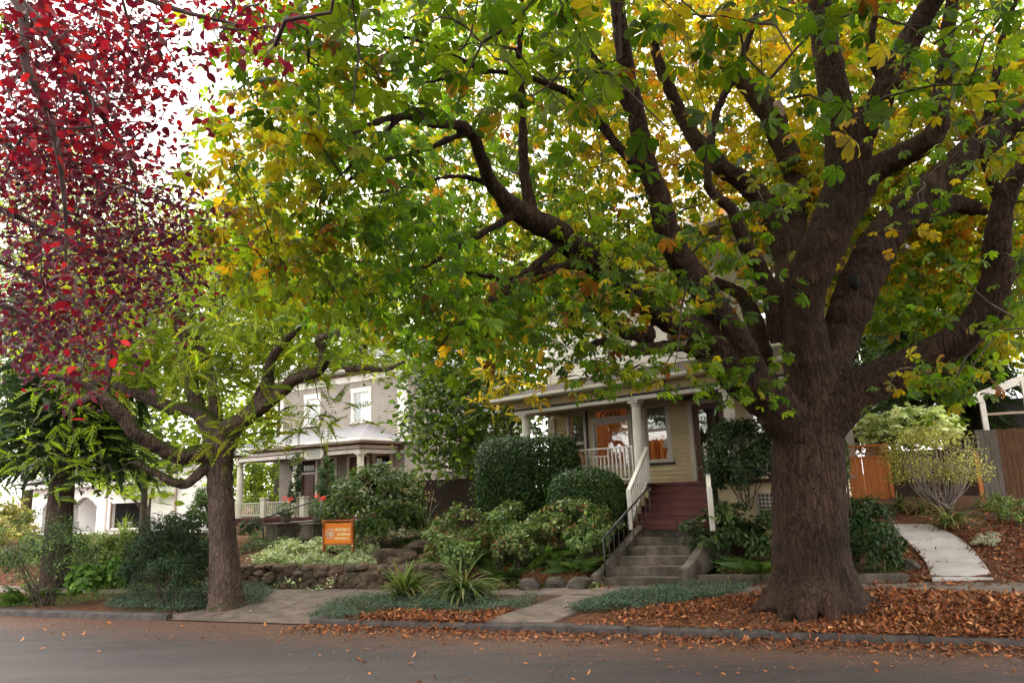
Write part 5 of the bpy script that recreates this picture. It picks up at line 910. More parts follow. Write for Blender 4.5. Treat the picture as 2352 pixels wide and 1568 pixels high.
# ---------- purple plum hanging in from the near left
pm = thing('purple_plum', 'purple leaf plum tree with red and wine coloured leaves hanging in at upper left', 'tree', (-7.2, 2.6, float(h(-7.2, 2.6))))
PLX = lambda x, y, Y, r_: (x, y, Y, r_)
mb = MB(); tb_ = np.array([-7.2, 2.6, -.1]); mb.tube(smoothpath([tb_, tb_+[.1, .2, 1.5], tb_+[.4, .5, 3], tb_+[.9, 1.2, 4.3]], 5), np.linspace(.24, .12, 16), 12, 0, True, .05)
pn = []
for L_ in ([(-260, -180, 5, 0), (20, -20, 4.6, 5), (60, 150, 4.5, 5), (120, 290, 4.6, 4), (150, 480, 4.8, 3), (150, 640, 5, 2)], [(-200, -150, 5, 0), (60, 20, 4.7, 4), (160, 160, 4.8, 3), (300, 370, 5.2, 3), (310, 470, 5.4, 2)], [(-260, 400, 6, 6), (0, 480, 6.4, 5), (160, 560, 6.8, 4), (330, 600, 7.2, 3), (450, 620, 7.6, 2)], [(-200, 700, 6.5, 6), (0, 700, 6.8, 4), (100, 760, 7, 3), (200, 850, 7.3, 2)], [(-150, -200, 5, 5), (200, -60, 4.6, 4), (400, 20, 4.4, 3), (560, 60, 4.3, 2)], [(-100, 300, 6, 6), (60, 380, 6.4, 4), (250, 420, 6.8, 3), (420, 480, 7.2, 2)], [(-200, 550, 6, 5), (20, 610, 6.2, 4), (180, 700, 6.5, 3)]):
    a = np.array(L_, float); p = P(a[:, 0], a[:, 1], a[:, 2]); p = np.vstack([tb_+[.9, 1.2, 4.3], p]); q = smoothpath(p, 5); rr = np.linspace(.05, .007, len(q)); mb.tube(q, rr, 7); pn.append(np.column_stack([q, rr]))
mb.build('trunk', TWIGR, pm, True); pn = np.concatenate(pn); pn = pn[pn[:, 1] > 4]
RED = [(.12, .009, .02), (.2, .013, .024), (.08, .009, .02), (.3, .022, .022), (.15, .011, .034)]; WINE = [(.06, .014, .026), (.045, .016, .032), (.08, .013, .022), (.07, .035, .055), (.16, .014, .022)]
acc = []; cents = []
def plum(poly, n, Y0, Y1, m, size, cols, sg_=.16, tm=OVM, wts=None):
    p, q = region(poly, n, Y0, Y1); cents.append(p); pts, o = around(p, m, sg_); o[:, 2] -= .06; leaves('', pts, frames(len(pts), .8, o), size*rng.uniform(.6, 1.25, len(pts)), pick(len(pts), cols, wts, .3), tm, None, None, (.3, .06, .02), rng.choice([2., .9], len(pts), p=[.85, .15]), acc)
plum([(0, -40), (560, -40), (640, 40), (560, 80), (430, 100), (400, 240), (340, 310), (200, 400), (0, 420)], 150, 4.0, 6, 12, .075, RED, .17, OV2)
plum([(0, 60), (250, 0), (380, 130), (400, 240), (350, 310), (280, 380), (0, 400)], 230, 5, 8, 14, .075, RED+WINE[:3], .19)
plum([(0, 300), (300, 330), (330, 380), (440, 440), (480, 540), (450, 660), (380, 690), (300, 700), (240, 850), (180, 880), (80, 830), (0, 840)], 500, 5.4, 9.6, 15, .075, WINE, .2, OVM, [3, 3, 2, 2, 1.6])
plum([(120, 540), (170, 560), (230, 760), (230, 880), (160, 880), (110, 680)], 12, 4.2, 5, 6, .08, RED, .1, OV2)
plum([(420, 0), (690, 0), (690, 120), (600, 180), (520, 120), (440, 90)], 16, 3.8, 4.6, 6, .07, RED, .12, OV2)
k = 1500; d = rng.standard_normal((k, 3)); d /= np.linalg.norm(d, axis=1)[:, None]; p = np.array([-2.5, -3.5, 8.2])+d*np.array([11.5, 8.5, 5.2])*rng.uniform(.6, 1, (k, 1)); p = p[p[:, 2] > 3.4]; v_ = p-np.array([0, 0, H]); dp = v_@cf; out_ = (dp < .3) | (784-F*(v_@cu)/np.maximum(dp, .3) < -120) | (1176+F*(v_@cr)/np.maximum(dp, .3) < -150); p = p[out_ & (p[:, 1] < 8)]     # unseen extra crown over the near verge, added to shade the upper limbs
pts, o = around(p, 16, (.5, .5, .35)); v_ = pts-np.array([0, 0, H]); dp = v_@cf; inn = (dp > -.3) & (784-F*(v_@cu)/np.maximum(dp, .2) > -700) & (1176+F*(v_@cr)/np.maximum(dp, .2) > -700); pts = pts[~inn]; o = o[~inn]
leaves('', pts, frames(len(pts), .7, o), .3, pick(len(pts), WINE+RED), OV, None, None, None, None, acc); cents.append(p)
flush('crown', acc, LEAFR, pm); grow('twigs', pn, np.concatenate(cents), TWIGR, pm, .014, .004, -.05)
# ---------- trees further back
def backtree(name, label, x, Y, base_y, crown_poly, Y0, Y1, n, m, size, cols, trunk_r=12, tm=OV, sg_=.5, mat=LEAF, top=None, usig=.7, group=None, wts=None, bark=None, lean=0):
    g = P(float(x), float(base_y), Y); g[2] = h(g[0], g[1]); rt = thing(name, label, 'tree', g, group); poly = np.array(crown_poly, float); cx, cy_ = poly.mean(0); r_ = trunk_r*Y/F
    tp = P(float(cx), float(cy_), Y); mb = MB(); tr_ = smoothpath([g-[0, 0, .1], g+(tp-g)*[.15, .15, .4], g+(tp-g)*[.6, .6, .75], tp], 5); mb.tube(tr_, np.linspace(r_, r_*.3, len(tr_)), 10, 0, True, .06)
    p, q = region(crown_poly, n, Y0, Y1); nd = [tr_]
    for i in range(6): e = p[rng.integers(len(p))]; b = tr_[rng.integers(6, len(tr_)-2)]; l = smoothpath([b, (b+e)/2+[0, 0, .4], e], 4); mb.tube(l, np.linspace(r_*.4, r_*.12, len(l)), 6); nd.append(l)
    mb.build('trunk', bark or TWIG, rt, True); pts, o = around(p, m, sg_); leaves('crown', pts, frames(len(pts), usig, o), size*rng.uniform(.7, 1.3, len(pts)), pick(len(pts), cols, wts), tm, mat, rt)
    grow('twigs', np.concatenate(nd), p, TWIG, rt, .03, .01, .06, 4); return rt
PALEG = [(.15, .2, .04), (.12, .17, .035), (.2, .22, .05)]; MIDG = [(.06, .1, .022), (.045, .08, .02), (.08, .12, .025)]; DKG = [(.025, .05, .016), (.035, .06, .018), (.018, .036, .013)]
backtree('ash_tree', 'pale yellow green tree rising behind the taupe house', 640, 50, 1150, [(420, 480), (560, 400), (760, 120), (980, 260), (1050, 560), (980, 800), (760, 780), (560, 860), (420, 800), (380, 520)], 46, 58, 420, 18, .85, PALEG, 14, PIN, (1.2, 1.2, .9))
backtree('ash_tree', 'light green tree at the far left behind the white house', 60, 52, 1150, [(-80, 380), (120, 300), (330, 380), (420, 600), (380, 980), (180, 1080), (-80, 1060)], 44, 56, 420, 18, .85, PALEG+MIDG, 14, PIN, (1.1, 1.1, .8))
backtree('maple_tree', 'deep green tree filling the gap between the two houses', 1080, 30, 1140, [(930, 800), (1060, 690), (1240, 720), (1270, 900), (1200, 1010), (1110, 1100), (960, 1080), (930, 950)], 26, 31.5, 330, 24, .28, MIDG+DKG+DKG, 12, OVM, (.5, .5, .4))
backtree('locust_sapling', 'small locust with golden yellow sprays beside the porch roof corner', 1190, 25.5, 1130, [(1060, 850), (1130, 800), (1240, 830), (1230, 930), (1180, 960), (1090, 920)], 24, 26, 22, 10, .42, [(.42, .3, .04), (.3, .26, .04), (.12, .16, .03)], 5, PIN, (.35, .35, .25))
backtree('linden_tree', 'bright leafy tree seen behind the yellow house roof', 1350, 48, 1120, [(1050, 560), (1300, 480), (1500, 600), (1480, 800), (1260, 800), (1050, 800)], 44, 54, 240, 18, .55, PALEG+MIDG, 14, OV, (1.2, 1.2, .9))
backtree('maple_tree', 'broad green tree behind the big trunk on the right', 2000, 40, 1090, [(1850, 420), (2100, 360), (2400, 420), (2420, 850), (2200, 900), (1980, 960), (1850, 800)], 36, 46, 420, 18, .46, MIDG+PALEG[:1], 14, OV, (.9, .9, .7))
backtree('oak_tree', 'dense green tree beyond the porch of the taupe house', 590, 60, 1150, [(500, 880), (640, 840), (700, 1000), (660, 1160), (540, 1180), (480, 1100)], 52, 62, 160, 20, .6, PALEG+MIDG, 10, OV, (1, 1, .8))
backtree('maple_tree', 'mid green tree between the white house and the mossy street tree', 330, 29, 1200, [(150, 850), (480, 830), (530, 1000), (480, 1075), (330, 1100), (200, 1085), (120, 1000)], 25, 30, 170, 17, .3, MIDG+PALEG[:2], 9, OVM, (.6, .6, .4))
def conifer(label, x, Y, base_y, top_y, half, n, cols, trunk_r, bark=None, low=.15):
    g = P(float(x), float(base_y), Y); g[2] = h(g[0], g[1]); rt = thing('conifer', label, 'tree', g); tp = P(float(x), float(top_y), Y); Hh = tp[2]-g[2]; mb = MB(); mb.tube([g-[0, 0, .1], g+[0, 0, Hh*.5], g+[0, 0, Hh]], [trunk_r, trunk_r*.7, .03], 12, 0, True, .05); mb.build('trunk', bark or TWIG, rt, True)
    u_ = low+(1-low)*rng.random(n)**1.1; an = rng.uniform(0, 6.283, n); r_ = half*(1-.55*u_)*np.sqrt(rng.random(n))*(.75+.25*np.sin(an*3+u_*20)); o = np.stack([np.cos(an), np.sin(an), -.35+0*an], 1)
    p = g+np.stack([np.cos(an)*r_, np.sin(an)*r_, u_*Hh-r_*.25], 1); leaves('crown', p, frames(n, .35, o), rng.uniform(.45, .85, n), pick(n, cols), SPRAY, LEAFD, rt); return rt
conifer('dark conifer with a thick brown trunk near the left edge', 125, 22, 1335, 560, 3.2, 1500, [(.02, .042, .014), (.035, .06, .02)], .38, BARK2, .36)
conifer('dark cedar with drooping sprays left of the carport', 2200, 29.5, 1120, 480, 3.4, 3600, DKG+MIDG[:1], .35, pmat('pink_cedar_bark', (.16, .09, .08), (.24, .15, .13), 6, .9, stretch=(4, 4, .4)), .25)
conifer('dark cedar behind the cedar gate', 2030, 34, 1100, 500, 3, 2200, DKG, .3, None, .2)
jm = thing('japanese_maple', 'small bright lime green maple with layered branches in front of the white house', 'tree', OG(345., 1225.)); g = OG(345., 1225.); Yj = float(g[1]); mb = MB(); nd = []
for pl in ([(345, 1235, 7), (343, 1180, 6), (352, 1120, 4), (350, 1060, 2)], [(343, 1195, 4), (310, 1150, 3), (270, 1125, 2)], [(344, 1190, 4), (375, 1140, 2.5), (395, 1100, 2)]): a = np.array(pl, float); q = smoothpath(P(a[:, 0], a[:, 1], np.full(len(a), Yj)), 4); mb.tube(q, np.interp(np.arange(len(q))/4, np.arange(len(a)), a[:, 2]*Yj/F), 7); nd.append(q)
mb.build('trunk', TWIG, jm, True); ct = []
for x0, x1, y, k in ((235, 330, 1115, 9), (250, 345, 1090, 9), (290, 400, 1060, 9), (300, 390, 1140, 8), (330, 430, 1105, 7), (250, 310, 1128, 6), (310, 420, 1040, 7), (350, 440, 1130, 5)): xx = rng.uniform(x0, x1, k); ct.append(P(xx, y+rng.normal(0, 3, k), Yj+rng.uniform(-1, 1, k)))
ct = np.concatenate(ct); pts, o = around(ct, 20, (.3, .3, .06)); leaves('crown', pts, frames(len(pts), .3, o), .14*rng.uniform(.7, 1.2, len(pts)), pick(len(pts), [(.2, .28, .03), (.26, .32, .04), (.14, .2, .03)]), PAL, LEAF, jm); grow('twigs', np.concatenate(nd), ct, TWIG, jm, .012, .005, .04)
# ================================================================== SHRUBS AND GROUND PLANTS
HEDGE = [(.016, .04, .009), (.026, .06, .011), (.05, .1, .016), (.013, .03, .008)]; SHR = [(.085, .145, .038), (.13, .2, .055), (.05, .09, .023), (.19, .24, .085)]; NAN = [(.02, .042, .018), (.032, .06, .022), (.014, .03, .014)]
bpx('shrub', 'loose fine leaved shrub on thin stems at the left edge of the verge', 'shrub', -20, 235, 1185, 1352, 18.6, 5200, .085, SHR[:3]+NAN, dr=.6, rough=.3, stems=26, tmpl=LANC, inner=.5)
bpx('shrub', 'dark arching nandina like bush left of the mossy trunk', 'shrub', 285, 500, 1180, 1365, 18.4, 7500, .1, NAN, dr=.7, rough=.28, stems=14, tmpl=[LANC, SPRAY[0]], inner=.4)
bpx('shrub', 'low dark bush spreading under the nandina by the mossy trunk', 'shrub', 330, 480, 1290, 1385, 17.4, 2500, .08, NAN, dr=.7, rough=.25, stems=6, tmpl=LANC)
bpx('hosta', 'bright green broad leaved plant behind the left shrub', 'plant', 165, 225, 1300, 1365, 18.6, 260, .2, [(.07, .15, .02), (.1, .19, .03)], stems=0, tmpl=OV2); bpx('hosta', 'bright green broad leaved plant left of the dark nandina', 'plant', 240, 300, 1285, 1350, 18.9, 300, .17, [(.06, .13, .02), (.09, .16, .03)], stems=0, tmpl=OV2)
bpx('shrub', 'yellow green low shrub in front of the white house', 'shrub', 225, 330, 1225, 1300, 21.5, 2200, .1, SHR+PALEG, dr=.8, rough=.3, stems=4)
bpx('shrub', 'pale yellow bushes at the far left edge beside the white house', 'shrub', -60, 80, 1130, 1290, 30, 2600, .2, [(.3, .28, .08), (.22, .25, .06), (.36, .3, .1)], dr=.8, rough=.3, stems=6)
bpx('shrub', 'dark bush against the white siding left of the mossy trunk', 'shrub', 395, 500, 1130, 1235, 24, 2200, .11, SHR[:3], dr=.8, rough=.3)
hy = bpx('hydrangea', 'large hydrangea bush with faded cream flower heads above the orange sign', 'shrub', 768, 988, 1080, 1250, 22.2, 4600, .17, [(.03, .06, .014), (.05, .09, .02), (.08, .125, .03)], dr=.85, rough=.2, stems=10, tmpl=OV, part='foliage')
a_ = P(884., 1165., 22.2); R3 = np.array([106, 90, 86])*22.2/F; n = 46; d = rng.standard_normal((n, 3)); d[:, 2] = np.abs(d[:, 2])+.1; d[:, 1] = -np.abs(d[:, 1]); d /= np.linalg.norm(d, axis=1)[:, None]; cc = a_+d*R3*1.04
for q in cc: pts = q+rng.standard_normal((16, 3))*[.07, .07, .04]; leaves('flower_head', pts, frames(16, .7, pts-q), .05*rng.uniform(.7, 1.3, 16), pick(16, [(.42, .33, .2), (.5, .42, .27), (.34, .22, .14)]), OV, LEAFD, hy)
bpx('shrub', 'upright feathery shrub in front of the taupe house door', 'shrub', 722, 775, 1055, 1190, 28, 2200, .12, [(.03, .07, .02), (.05, .095, .025)], tmpl=LANC, rough=.2); bpx('climbing_vine', 'dark vine wrapped round the middle porch column of the taupe house', 'vine', 664, 692, 1040, 1180, 36.6, 900, .14, DKG, rough=.25, stems=3)
bpx('shrub', 'small shrub at the foot of the taupe porch left of the handrail', 'shrub', 552, 600, 1185, 1250, 30, 900, .11, DKG, rough=.25, stems=3); bpx('shrub', 'leafy bush seen through the far end of the taupe porch', 'shrub', 545, 650, 1050, 1180, 47, 1500, .25, PALEG+MIDG, rough=.3, mat=LEAF)
bpx('hedge', 'tall clipped dark green hedge in front of the porch railing', 'hedge', 1102, 1326, 1002, 1180, 21.3, 32000, .085, HEDGE, [3, 3, 1.5, 2], dr=.62, power=5, rough=.1, inner=.5, stems=8, sig=.7, bottom=-1); bpx('boxwood', 'rounded clipped boxwood below the porch railing beside the stairs', 'shrub', 1260, 1436, 1078, 1235, 19.6, 17000, .07, HEDGE, [2, 3, 2.4, 1], dr=.75, power=2.8, rough=.13, inner=.2, stems=6, sig=.7, bottom=-.8)
for i, (x0, x1, y0, y1, Y, lab) in enumerate([(985, 1130, 1175, 1285, 19.2, 'loose light green shrub on the bank right of the rock pile'), (1105, 1255, 1158, 1262, 19.3, 'light green shrub on the bank below the tall hedge'), (1235, 1400, 1138, 1240, 18.6, 'pale green shrub with reddish tips below the boxwood'), (1300, 1400, 1195, 1285, 18, 'small leafy shrub beside the iron handrail'), (1140, 1230, 1218, 1290, 18.2, 'low fresh green plant in the middle of the bank'), (1010, 1100, 1240, 1310, 18, 'low leafy plant just behind the strap leaved clumps')]):
    bpx('shrub', lab, 'shrub', x0, x1, y0, y1, Y, 2000, .12, SHR if i % 2 else SHR+[(.14, .07, .03)], dr=.8, rough=.34, inner=.35, stems=10, sig=.7)
bpx('shrub', 'leafy rhododendron like shrub right of the concrete steps', 'shrub', 1578, 1790, 1165, 1300, 17.4, 3000, .135, [(.03, .06, .016), (.05, .085, .022), (.08, .11, .035)], [3, 2, 1.4], dr=.6, rough=.26, inner=.35, stems=10, sig=.7)
bpx('holly', 'tall dark glossy shrub on a bare stem right of the maroon stairs', 'shrub', 1618, 1800, 960, 1165, 17.9, 6000, .105, [(.012, .03, .01), (.02, .042, .013), (.045, .07, .02)], dr=.7, rough=.25, inner=.4, stems=12); bpx('shrub', 'dark rounded shrub hugging the right side of the big trunk', 'shrub', 1915, 2065, 1150, 1335, 16.4, 5200, .095, HEDGE[:2]+[(.03, .055, .014)], dr=.7, rough=.2, inner=.3, stems=6)
n = 130; d = rng.standard_normal((n, 3)); d[:, 2] = np.abs(d[:, 2]); d /= np.linalg.norm(d, axis=1)[:, None]
fa = thing('fatsia', 'pale big leaved fatsia shrub beside the cedar gate', 'shrub', OG(2090., 1160.)); ce = P(2090., 985., 24.); n = 240; d = rng.standard_normal((n, 3)); d[:, 2] = np.abs(d[:, 2])-.35; d /= np.linalg.norm(d, axis=1)[:, None]; fp = ce+d*np.array([1.6, .9, .75])*rng.uniform(.75, 1.05, (n, 1)); leaves('foliage', fp, frames(n, .35, d), .3*rng.uniform(.7, 1.15, n), pick(n, [(.6, .64, .38), (.46, .55, .27), (.22, .31, .1)], [2, 2, 1.5]), [palmate(2, 9, 21, True, .25), palmate(2, 7, 22, True, .2)], LEAFD, fa); gb = OG(2090., 1160.); grow('stem', np.column_stack([np.linspace(gb, ce, 6), np.zeros(6)]), fp[::6], TWIG, fa, .03, .012)
pr_ = bpx('pruned_shrub', 'rounded pale green shrub on a dense fan of grey stems', 'shrub', 2042, 2258, 975, 1165, 21, 5200, .075, [(.28, .3, .08), (.38, .38, .1), (.17, .21, .06), (.5, .45, .16)], dr=.75, rough=.2, inner=.25, stems=0, sig=.8, bottom=-.35); gb = OG(2165., 1165.); mb = MB(); GST = pmat('grey_stem', (.2, .165, .15), (.32, .27, .25), 6, .9); ce = P(2152., 1055., 21.)
for i in range(70): an = rng.uniform(0, 6.283); rr = rng.uniform(.2, 1.25); e = ce+np.array([math.cos(an)*rr, math.sin(an)*rr*.75, rng.uniform(-.1, .6)]); b0 = gb+np.array([rng.normal(0, .12), rng.normal(0, .12), 0]); mb.tube(smoothpath([b0, b0*.5+e*.5+[math.cos(an)*.2, math.sin(an)*.2, -.18], e], 4), np.linspace(.022, .006, 9), 5)
mb.build('stem', GST, pr_, True)
bpx('shrub', 'low yellow green shrub below the grey fence', 'shrub', 2245, 2330, 1128, 1185, 20.5, 1600, .06, SHR+PALEG, rough=.25, stems=5); bpx('shrub', 'small shrub at the right edge above the mulch', 'shrub', 2300, 2400, 1140, 1230, 19, 1900, .065, SHR, rough=.25, stems=5)
bpx('silver_plant', 'small silvery grey plant on the mulch right of the path', 'plant', 2235, 2300, 1222, 1255, 17.6, 700, .05, [(.26, .28, .22), (.34, .35, .29)], rough=.25, stems=0); bpx('shrub', 'dark ivy clad bush left of the carport', 'shrub', 2215, 2262, 900, 1010, 28, 1800, .13, DKG, stems=0, rough=.2)
bpx('ivy', 'ivy climbing on the right edge of the big trunk', 'vine', 1925, 1955, 960, 1180, 14.4, 600, .06, MIDG, rough=.3, stems=4, dr=.6)
STR = [(.06, .1, .025), (.09, .14, .03), (.04, .07, .02), (.2, .19, .08)]
strap('daylily', 'bright green strap leaved clump on the verge', 'plant', OG(930., 1375.), 1.15, 150, STR+[(.13, .2, .03)]*2, .02, 'strap leaved clumps', .8, .8); strap('iris', 'arching dark strap leaved clump right of the bright green one', 'plant', OG(1062., 1378.), 1.25, 220, STR, .023, 'strap leaved clumps', 1., 1.25)
strap('liriope', 'strap leaved clump with pale dead leaves beside the garden path', 'plant', OG(2185., 1212.), 1.05, 80, STR+[(.34, .24, .14)], .02, 'strap leaved clumps'); strap('liriope', 'strap leaved clump with tan dead blades at the top of the path', 'plant', OG(2120., 1180.), .9, 60, STR+[(.36, .25, .14), (.3, .2, .12)], .018, 'strap leaved clumps'); strap('liriope', 'strap leaved clump under the cedar gate', 'plant', OG(2070., 1172.), .9, 50, STR, .018, 'strap leaved clumps')
strap('liriope', 'little strap leaved tuft by the brown boulder', 'plant', OG(2040., 1318.), .55, 26, STR, .014, 'strap leaved clumps'); strap('ornamental_grass', 'tall arching grass beside the dark gate fence', 'grass clump', OG(985., 1240.), 1.7, 90, STR, .009, None, .7); strap('ornamental_grass', 'bright upright grass in front of the white house corner', 'grass clump', OG(285., 1235.), 1.3, 60, [(.16, .22, .04), (.12, .18, .03)], .014, None, .6, .6)
strap('daylily', 'narrow leaved tuft growing at the edging wall right of the steps', 'plant', OG(1770., 1322.), .4, 18, STR, .01, 'strap leaved clumps')
for x, y, L_, n, lab in [(1180, 1285, .75, 22, 'fern in the middle of the bank left of the steps'), (1262, 1290, .8, 22, 'large fern on the bank nearest the boulders'), (1088, 1300, .8, 20, 'light green fern behind the strap leaved clumps'), (1165, 1335, .7, 22, 'dark fern at the foot of the bank by the sidewalk'), (1320, 1310, .65, 18, 'fern above the broad boulder beside the steps'), (1240, 1262, .7, 18, 'fern just below the boxwood'), (1745, 1318, .85, 20, 'bluish fern against the left side of the big trunk'), (1650, 1312, .45, 14, 'small fern at the edging right of the steps'), (1700, 1300, .5, 14, 'small fern between the edging and the leafy shrub'), (50, 1385, .7, 22, 'fern at the far left of the verge'), (95, 1375, .6, 18, 'fern beside the dark conifer trunk'), (245, 1345, .7, 20, 'fern beside the bright green broad leaved plant'), (285, 1330, .7, 18, 'pale fern left of the nandina'), (1010, 1320, .5, 14, 'small fern at the right end of the stone wall')]: fern(lab, OG(float(x), float(y)), L_, n, [(.05, .095, .02), (.035, .07, .016), (.075, .12, .025)])
# ground cover, low and countless
def cover(name, label, poly, n, size, cols, hgt, tm=OV, lump_=.5, mat=LEAFD, sig=.6, kind='stuff'):
    q = inpoly(poly, n); p = OG(q[:, 0], q[:, 1]); hh = hgt*(.55+lump_*lump(p[:, 0]*1.6, p[:, 1]*1.6)); p[:, 2] += np.maximum(hh, .02)*rng.random(n)**.6; p[:, :2] += rng.normal(0, .05, (n, 2))
    return tag(leaves(name, p, frames(n, sig), size*rng.uniform(.6, 1.3, n), pick(n, cols), tm, mat), label, 'ground cover', kind=kind)
BLU = [(.05, .09, .06), (.075, .12, .085), (.035, .065, .045), (.1, .14, .1)]
cover('ground_cover', 'blue green ground cover round the mossy tree', [(240, 1398), (300, 1358), (480, 1345), (630, 1358), (605, 1385), (430, 1408)], 17000, .05, BLU, .32); cover('ground_cover', 'blue green ground cover under the strap leaved clumps', [(705, 1417), (760, 1388), (850, 1368), (1000, 1362), (1130, 1380), (1245, 1382), (1200, 1402), (1080, 1412), (900, 1404), (800, 1427)], 15000, .045, BLU, .24); cover('ground_cover', 'blue green ground cover between the steps and the big trunk', [(1298, 1410), (1370, 1372), (1500, 1354), (1730, 1343), (1700, 1364), (1560, 1384), (1420, 1404)], 14000, .045, BLU, .22)
VAR = [(.36, .42, .26), (.26, .33, .17), (.46, .48, .34), (.12, .18, .06)]
cover('variegated_ground_cover', 'cream edged ground cover spilling over the stone wall', [(570, 1312), (600, 1292), (700, 1298), (860, 1300), (850, 1314), (760, 1328), (640, 1324)], 5200, .1, VAR, .34, OV, .75); cover('variegated_ground_cover', 'cream edged ground cover on the upper terrace below the orange sign', [(600, 1275), (640, 1258), (740, 1250), (860, 1262), (870, 1285), (760, 1272), (640, 1282)], 5000, .1, VAR, .36, OV, .75)
cover('undergrowth', 'mixed low green undergrowth on the bank left of the steps', [(960, 1320), (1000, 1250), (1120, 1200), (1380, 1180), (1400, 1260), (1360, 1310), (1200, 1330), (1050, 1335)], 8000, .085, SHR, .2, OV, .5); cover('undergrowth', 'weedy green undergrowth on the left verge', [(0, 1395), (60, 1370), (240, 1360), (330, 1352), (300, 1372), (160, 1390)], 2500, .06, SHR[:3], .14, LANC)
cover('undergrowth', 'leafy strip of plants below the white house', [(40, 1240), (240, 1235), (330, 1245), (420, 1240), (480, 1240), (480, 1275), (300, 1280), (60, 1290)], 5000, .14, SHR+PALEG[:1], .5, OV); cover('undergrowth', 'mixed green undergrowth in the left gardens', [(0, 1300), (120, 1250), (330, 1270), (480, 1270), (480, 1330), (330, 1345), (100, 1350)], 9000, .1, SHR+MIDG, .35, OV); cover('undergrowth', 'low greenery around the shrubs right of the steps', [(1590, 1315), (1700, 1290), (1780, 1290), (1780, 1322), (1650, 1325)], 900, .07, SHR, .2, OV); cover('undergrowth', 'dark planting in front of the taupe house porch', [(560, 1250), (600, 1215), (760, 1200), (980, 1200), (1100, 1180), (1100, 1240), (900, 1262), (640, 1262), (545, 1275)], 8500, .1, DKG+MIDG, .3, OV)
# fallen leaves: the carpet, then the loose ones lying apart
FALL = [(.19, .062, .024), (.27, .1, .038), (.11, .036, .016), (.36, .17, .075), (.065, .024, .013), (.18, .065, .03), (.25, .08, .024), (.13, .065, .038)]
CURL = [leaflet(1, .2, 2, 1.3, .8, .35, .7), leaflet(1, .24, 2, 1.3, .8, -.4, -.5), leaflet(1, .15, 2, 1.2, .8, .5, 1.), leaflet(1, .27, 2, 1.3, .8, .15, .3)]
def litter(label, p, size, cols=FALL, sig=.35, up=.03): n = len(p); p = p.copy(); p[:, 2] += rng.random(n)*up+.008; return tag(leaves('leaf_litter', p, frames(n, sig), size*rng.uniform(.5, 1.3, n), pick(n, cols, None, .25), CURL, DEAD), label, 'leaf litter', kind='stuff')
def lp_(poly, n): q = inpoly(poly, n); return OG(q[:, 0], q[:, 1])
litter('thick carpet of rusty fallen leaves round the big trunk', np.concatenate([lp_([(1300, 1440), (1420, 1402), (1700, 1366), (1775, 1352), (1800, 1440), (1700, 1458), (1500, 1450)], 1700), lp_([(1420, 1405), (1700, 1366), (1775, 1352), (1770, 1385), (1600, 1408), (1450, 1425)], 1900), lp_([(1900, 1420), (1985, 1352), (2060, 1352), (2352, 1366), (2352, 1472), (2000, 1462), (1760, 1456)], 15000), lp_([(2000, 1355), (2352, 1366), (2352, 1440), (2080, 1430)], 3500), lp_([(2350, 1366), (2760, 1372), (2780, 1490), (2350, 1472)], 5000)]), np.concatenate([rng.uniform(.05, .11, 18600), rng.uniform(.09, .15, 3500), rng.uniform(.05, .12, 5000)]), up=.035, sig=.28); litter('rusty fallen leaves on the verge beside the ground cover', lp_([(705, 1425), (790, 1428), (870, 1402), (1100, 1410), (1200, 1400), (1110, 1434), (1040, 1440)], 3000), .1, up=.05)
s_ = rng.uniform(-9.2, 6, 3200); t_ = 12.72-np.abs(rng.normal(0, .16, 3200))-rng.random(3200)**3*.7; litter('line of fallen leaves in the gutter', np.stack([s_*SV[0]+t_*NV[0], s_*SV[1]+t_*NV[1], .0*s_], 1), .085, up=.04)
s_ = np.concatenate([rng.uniform(-10, 6, 5000), rng.uniform(-22, 0, 3500)]); t_ = 12.7-np.abs(rng.normal(0, 1.0, 8500)); litter('scraps of crumbled leaves on the asphalt', np.stack([s_*SV[0]+t_*NV[0], s_*SV[1]+t_*NV[1], .002+0*s_], 1), .026, FALL+[(.4, .24, .08)], .15, .004)
litter('fallen leaves on the mulch beside the garden path', np.concatenate([lp_([(2130, 1180), (2360, 1185), (2360, 1330), (2300, 1330), (2180, 1215)], 1500), lp_([(2000, 1345), (2140, 1338), (2070, 1230), (2040, 1260), (2080, 1330)], 350)]), .11, up=.02); litter('fallen leaves among the bank plants and on the sidewalk edge', np.concatenate([lp_([(1000, 1340), (1000, 1260), (1380, 1190), (1390, 1300), (1350, 1345)], 900), lp_([(1580, 1335), (1780, 1280), (1790, 1335)], 500), lp_([(1390, 1348), (1780, 1338), (1780, 1348), (1390, 1358)], 120), lp_([(2000, 1340), (2352, 1336), (2352, 1344), (2000, 1350)], 160)]), .11, up=.03)
kk = rng.integers(0, 6, 520); tt = rng.random((520, 1)); A_ = np.array(PATHL, float); B_ = np.array(PATHR, float); eg = np.where((np.arange(520) < 260)[:, None], A_[kk]*(1-tt)+A_[kk+1]*tt, B_[kk]*(1-tt)+B_[kk+1]*tt)+rng.normal(0, 1, (520, 2))*[5, 1.5]; eg = np.vstack([eg, [(A_[k]+(B_[k]-A_[k])*rng.random()) for k in rng.integers(0, 7, 26)]])
p_ = OG(eg[:, 0], eg[:, 1]); p_[:, 2] += .055; litter('dead leaves and bark crumbs along the pale path', p_, rng.uniform(.03, .1, len(p_)), FALL+[(.05, .025, .015)]*4, .25, .01)
litter('small yellow leaves on the driveway apron', lp_([(400, 1415), (560, 1385), (640, 1355), (880, 1360), (720, 1400), (690, 1430)], 420), .06, [(.5, .36, .12), (.4, .26, .08), (.3, .15, .06)], .2, .006)
protos = []
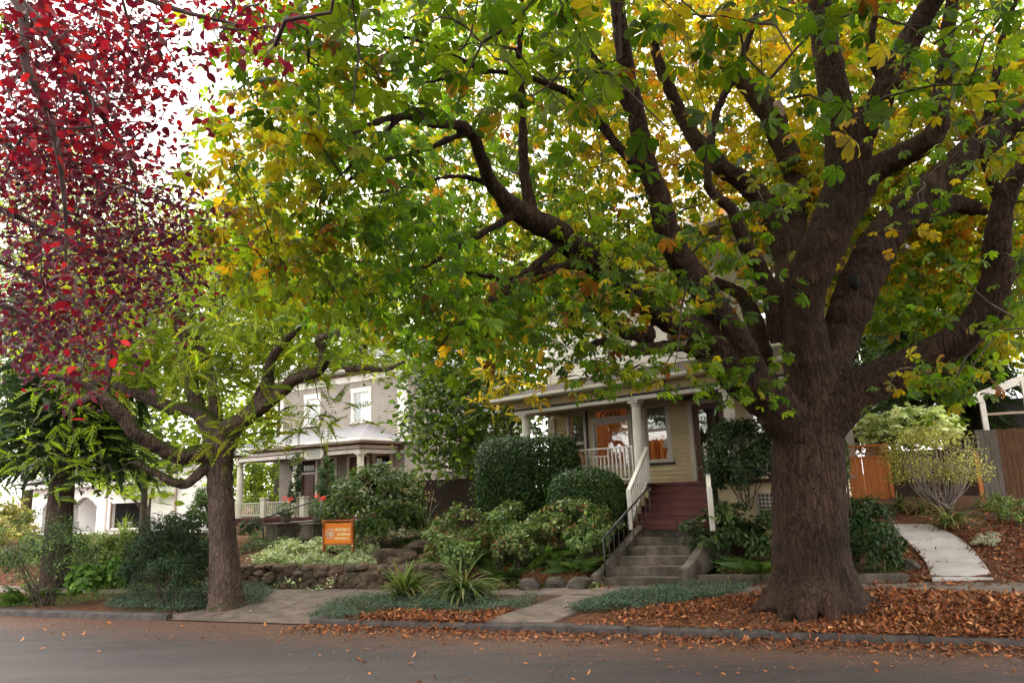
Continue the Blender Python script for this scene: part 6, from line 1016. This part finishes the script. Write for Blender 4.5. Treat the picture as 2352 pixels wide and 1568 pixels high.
for k in range(6):
    v, f, e = CURL[k % 4]; fr_ = frames(1, .15); o = leaves('fallen_leaf', np.zeros((1, 3))+[0, 0, .02], fr_, [.085+.012*k], pick(1, [(.34, .13, .04), (.42, .19, .07), (.28, .09, .03)]), CURL[[0, 3, 1, 3, 0, 2][k]], DEAD); C.objects.unlink(o); protos.append(o)
spots = []
for n, (s0_, s1_, t0_, t1_), lab in ((105, (-6, 4, 9.2, 12.6), 'curled rusty leaf lying on the asphalt street'), (45, (-16, -6, 10, 12.6), 'small dry leaf lying on the left part of the street'), (26, (-9, 6, 15.8, 16.5), 'dry leaf lying on the grey sidewalk')):
    for i in range(n): t_ = t1_-(t1_-t0_)*rng.random()**1.5; s_ = rng.uniform(s0_, s1_); spots.append((W(s_, t_, (max(float(zs(s_))+.014, 0) if t_ > 13 else .002)), lab))
for i in range(14):
    k = rng.integers(0, 6); s_ = s0+.135*k+rng.uniform(.1, 1.55); spots.append((W(s_, 16.72+.35*k+rng.uniform(.02, .2), zz_[k]+.003), 'rusty leaf lying on the concrete steps'))
for i, (p_, lab) in enumerate(spots):
    o = protos[i % 6].copy(); C.objects.link(o); o.location = [float(q) for q in p_]; o.rotation_euler = (0, 0, rng.uniform(0, 6.28)); k = rng.uniform(.6, 1.2); o.scale = (k, k, k); tag(o, lab, 'fallen leaf', lab.replace('lying', 'lying singly'))
# braces and wires strung in the crown
for pts, lab in (([(1555, -20, 11.5), (1600, 180, 12), (1655, 378, 12.6)], 'thin dark cable running down through the chestnut crown'), ([(1500, 60, 11.5), (1580, 230, 12.2), (1652, 380, 12.8)], 'second dark cable crossing beside the first in the crown'), ([(1745, 60, 12.2), (1752, 210, 13)], 'short dark cable hanging above the cut branch'), ([(1500, 160, 14), (1640, 135, 14), (1900, 40, 14)], 'light grey wire crossing behind the upper branches')):
    a = np.array(pts, float); mb = MB(); mb.tube(smoothpath(P(a[:, 0], a[:, 1], a[:, 2]), 6), .009, 5); tag(mb.build('cable', LEAD if 'light' not in lab else GREYT), lab, 'cable')
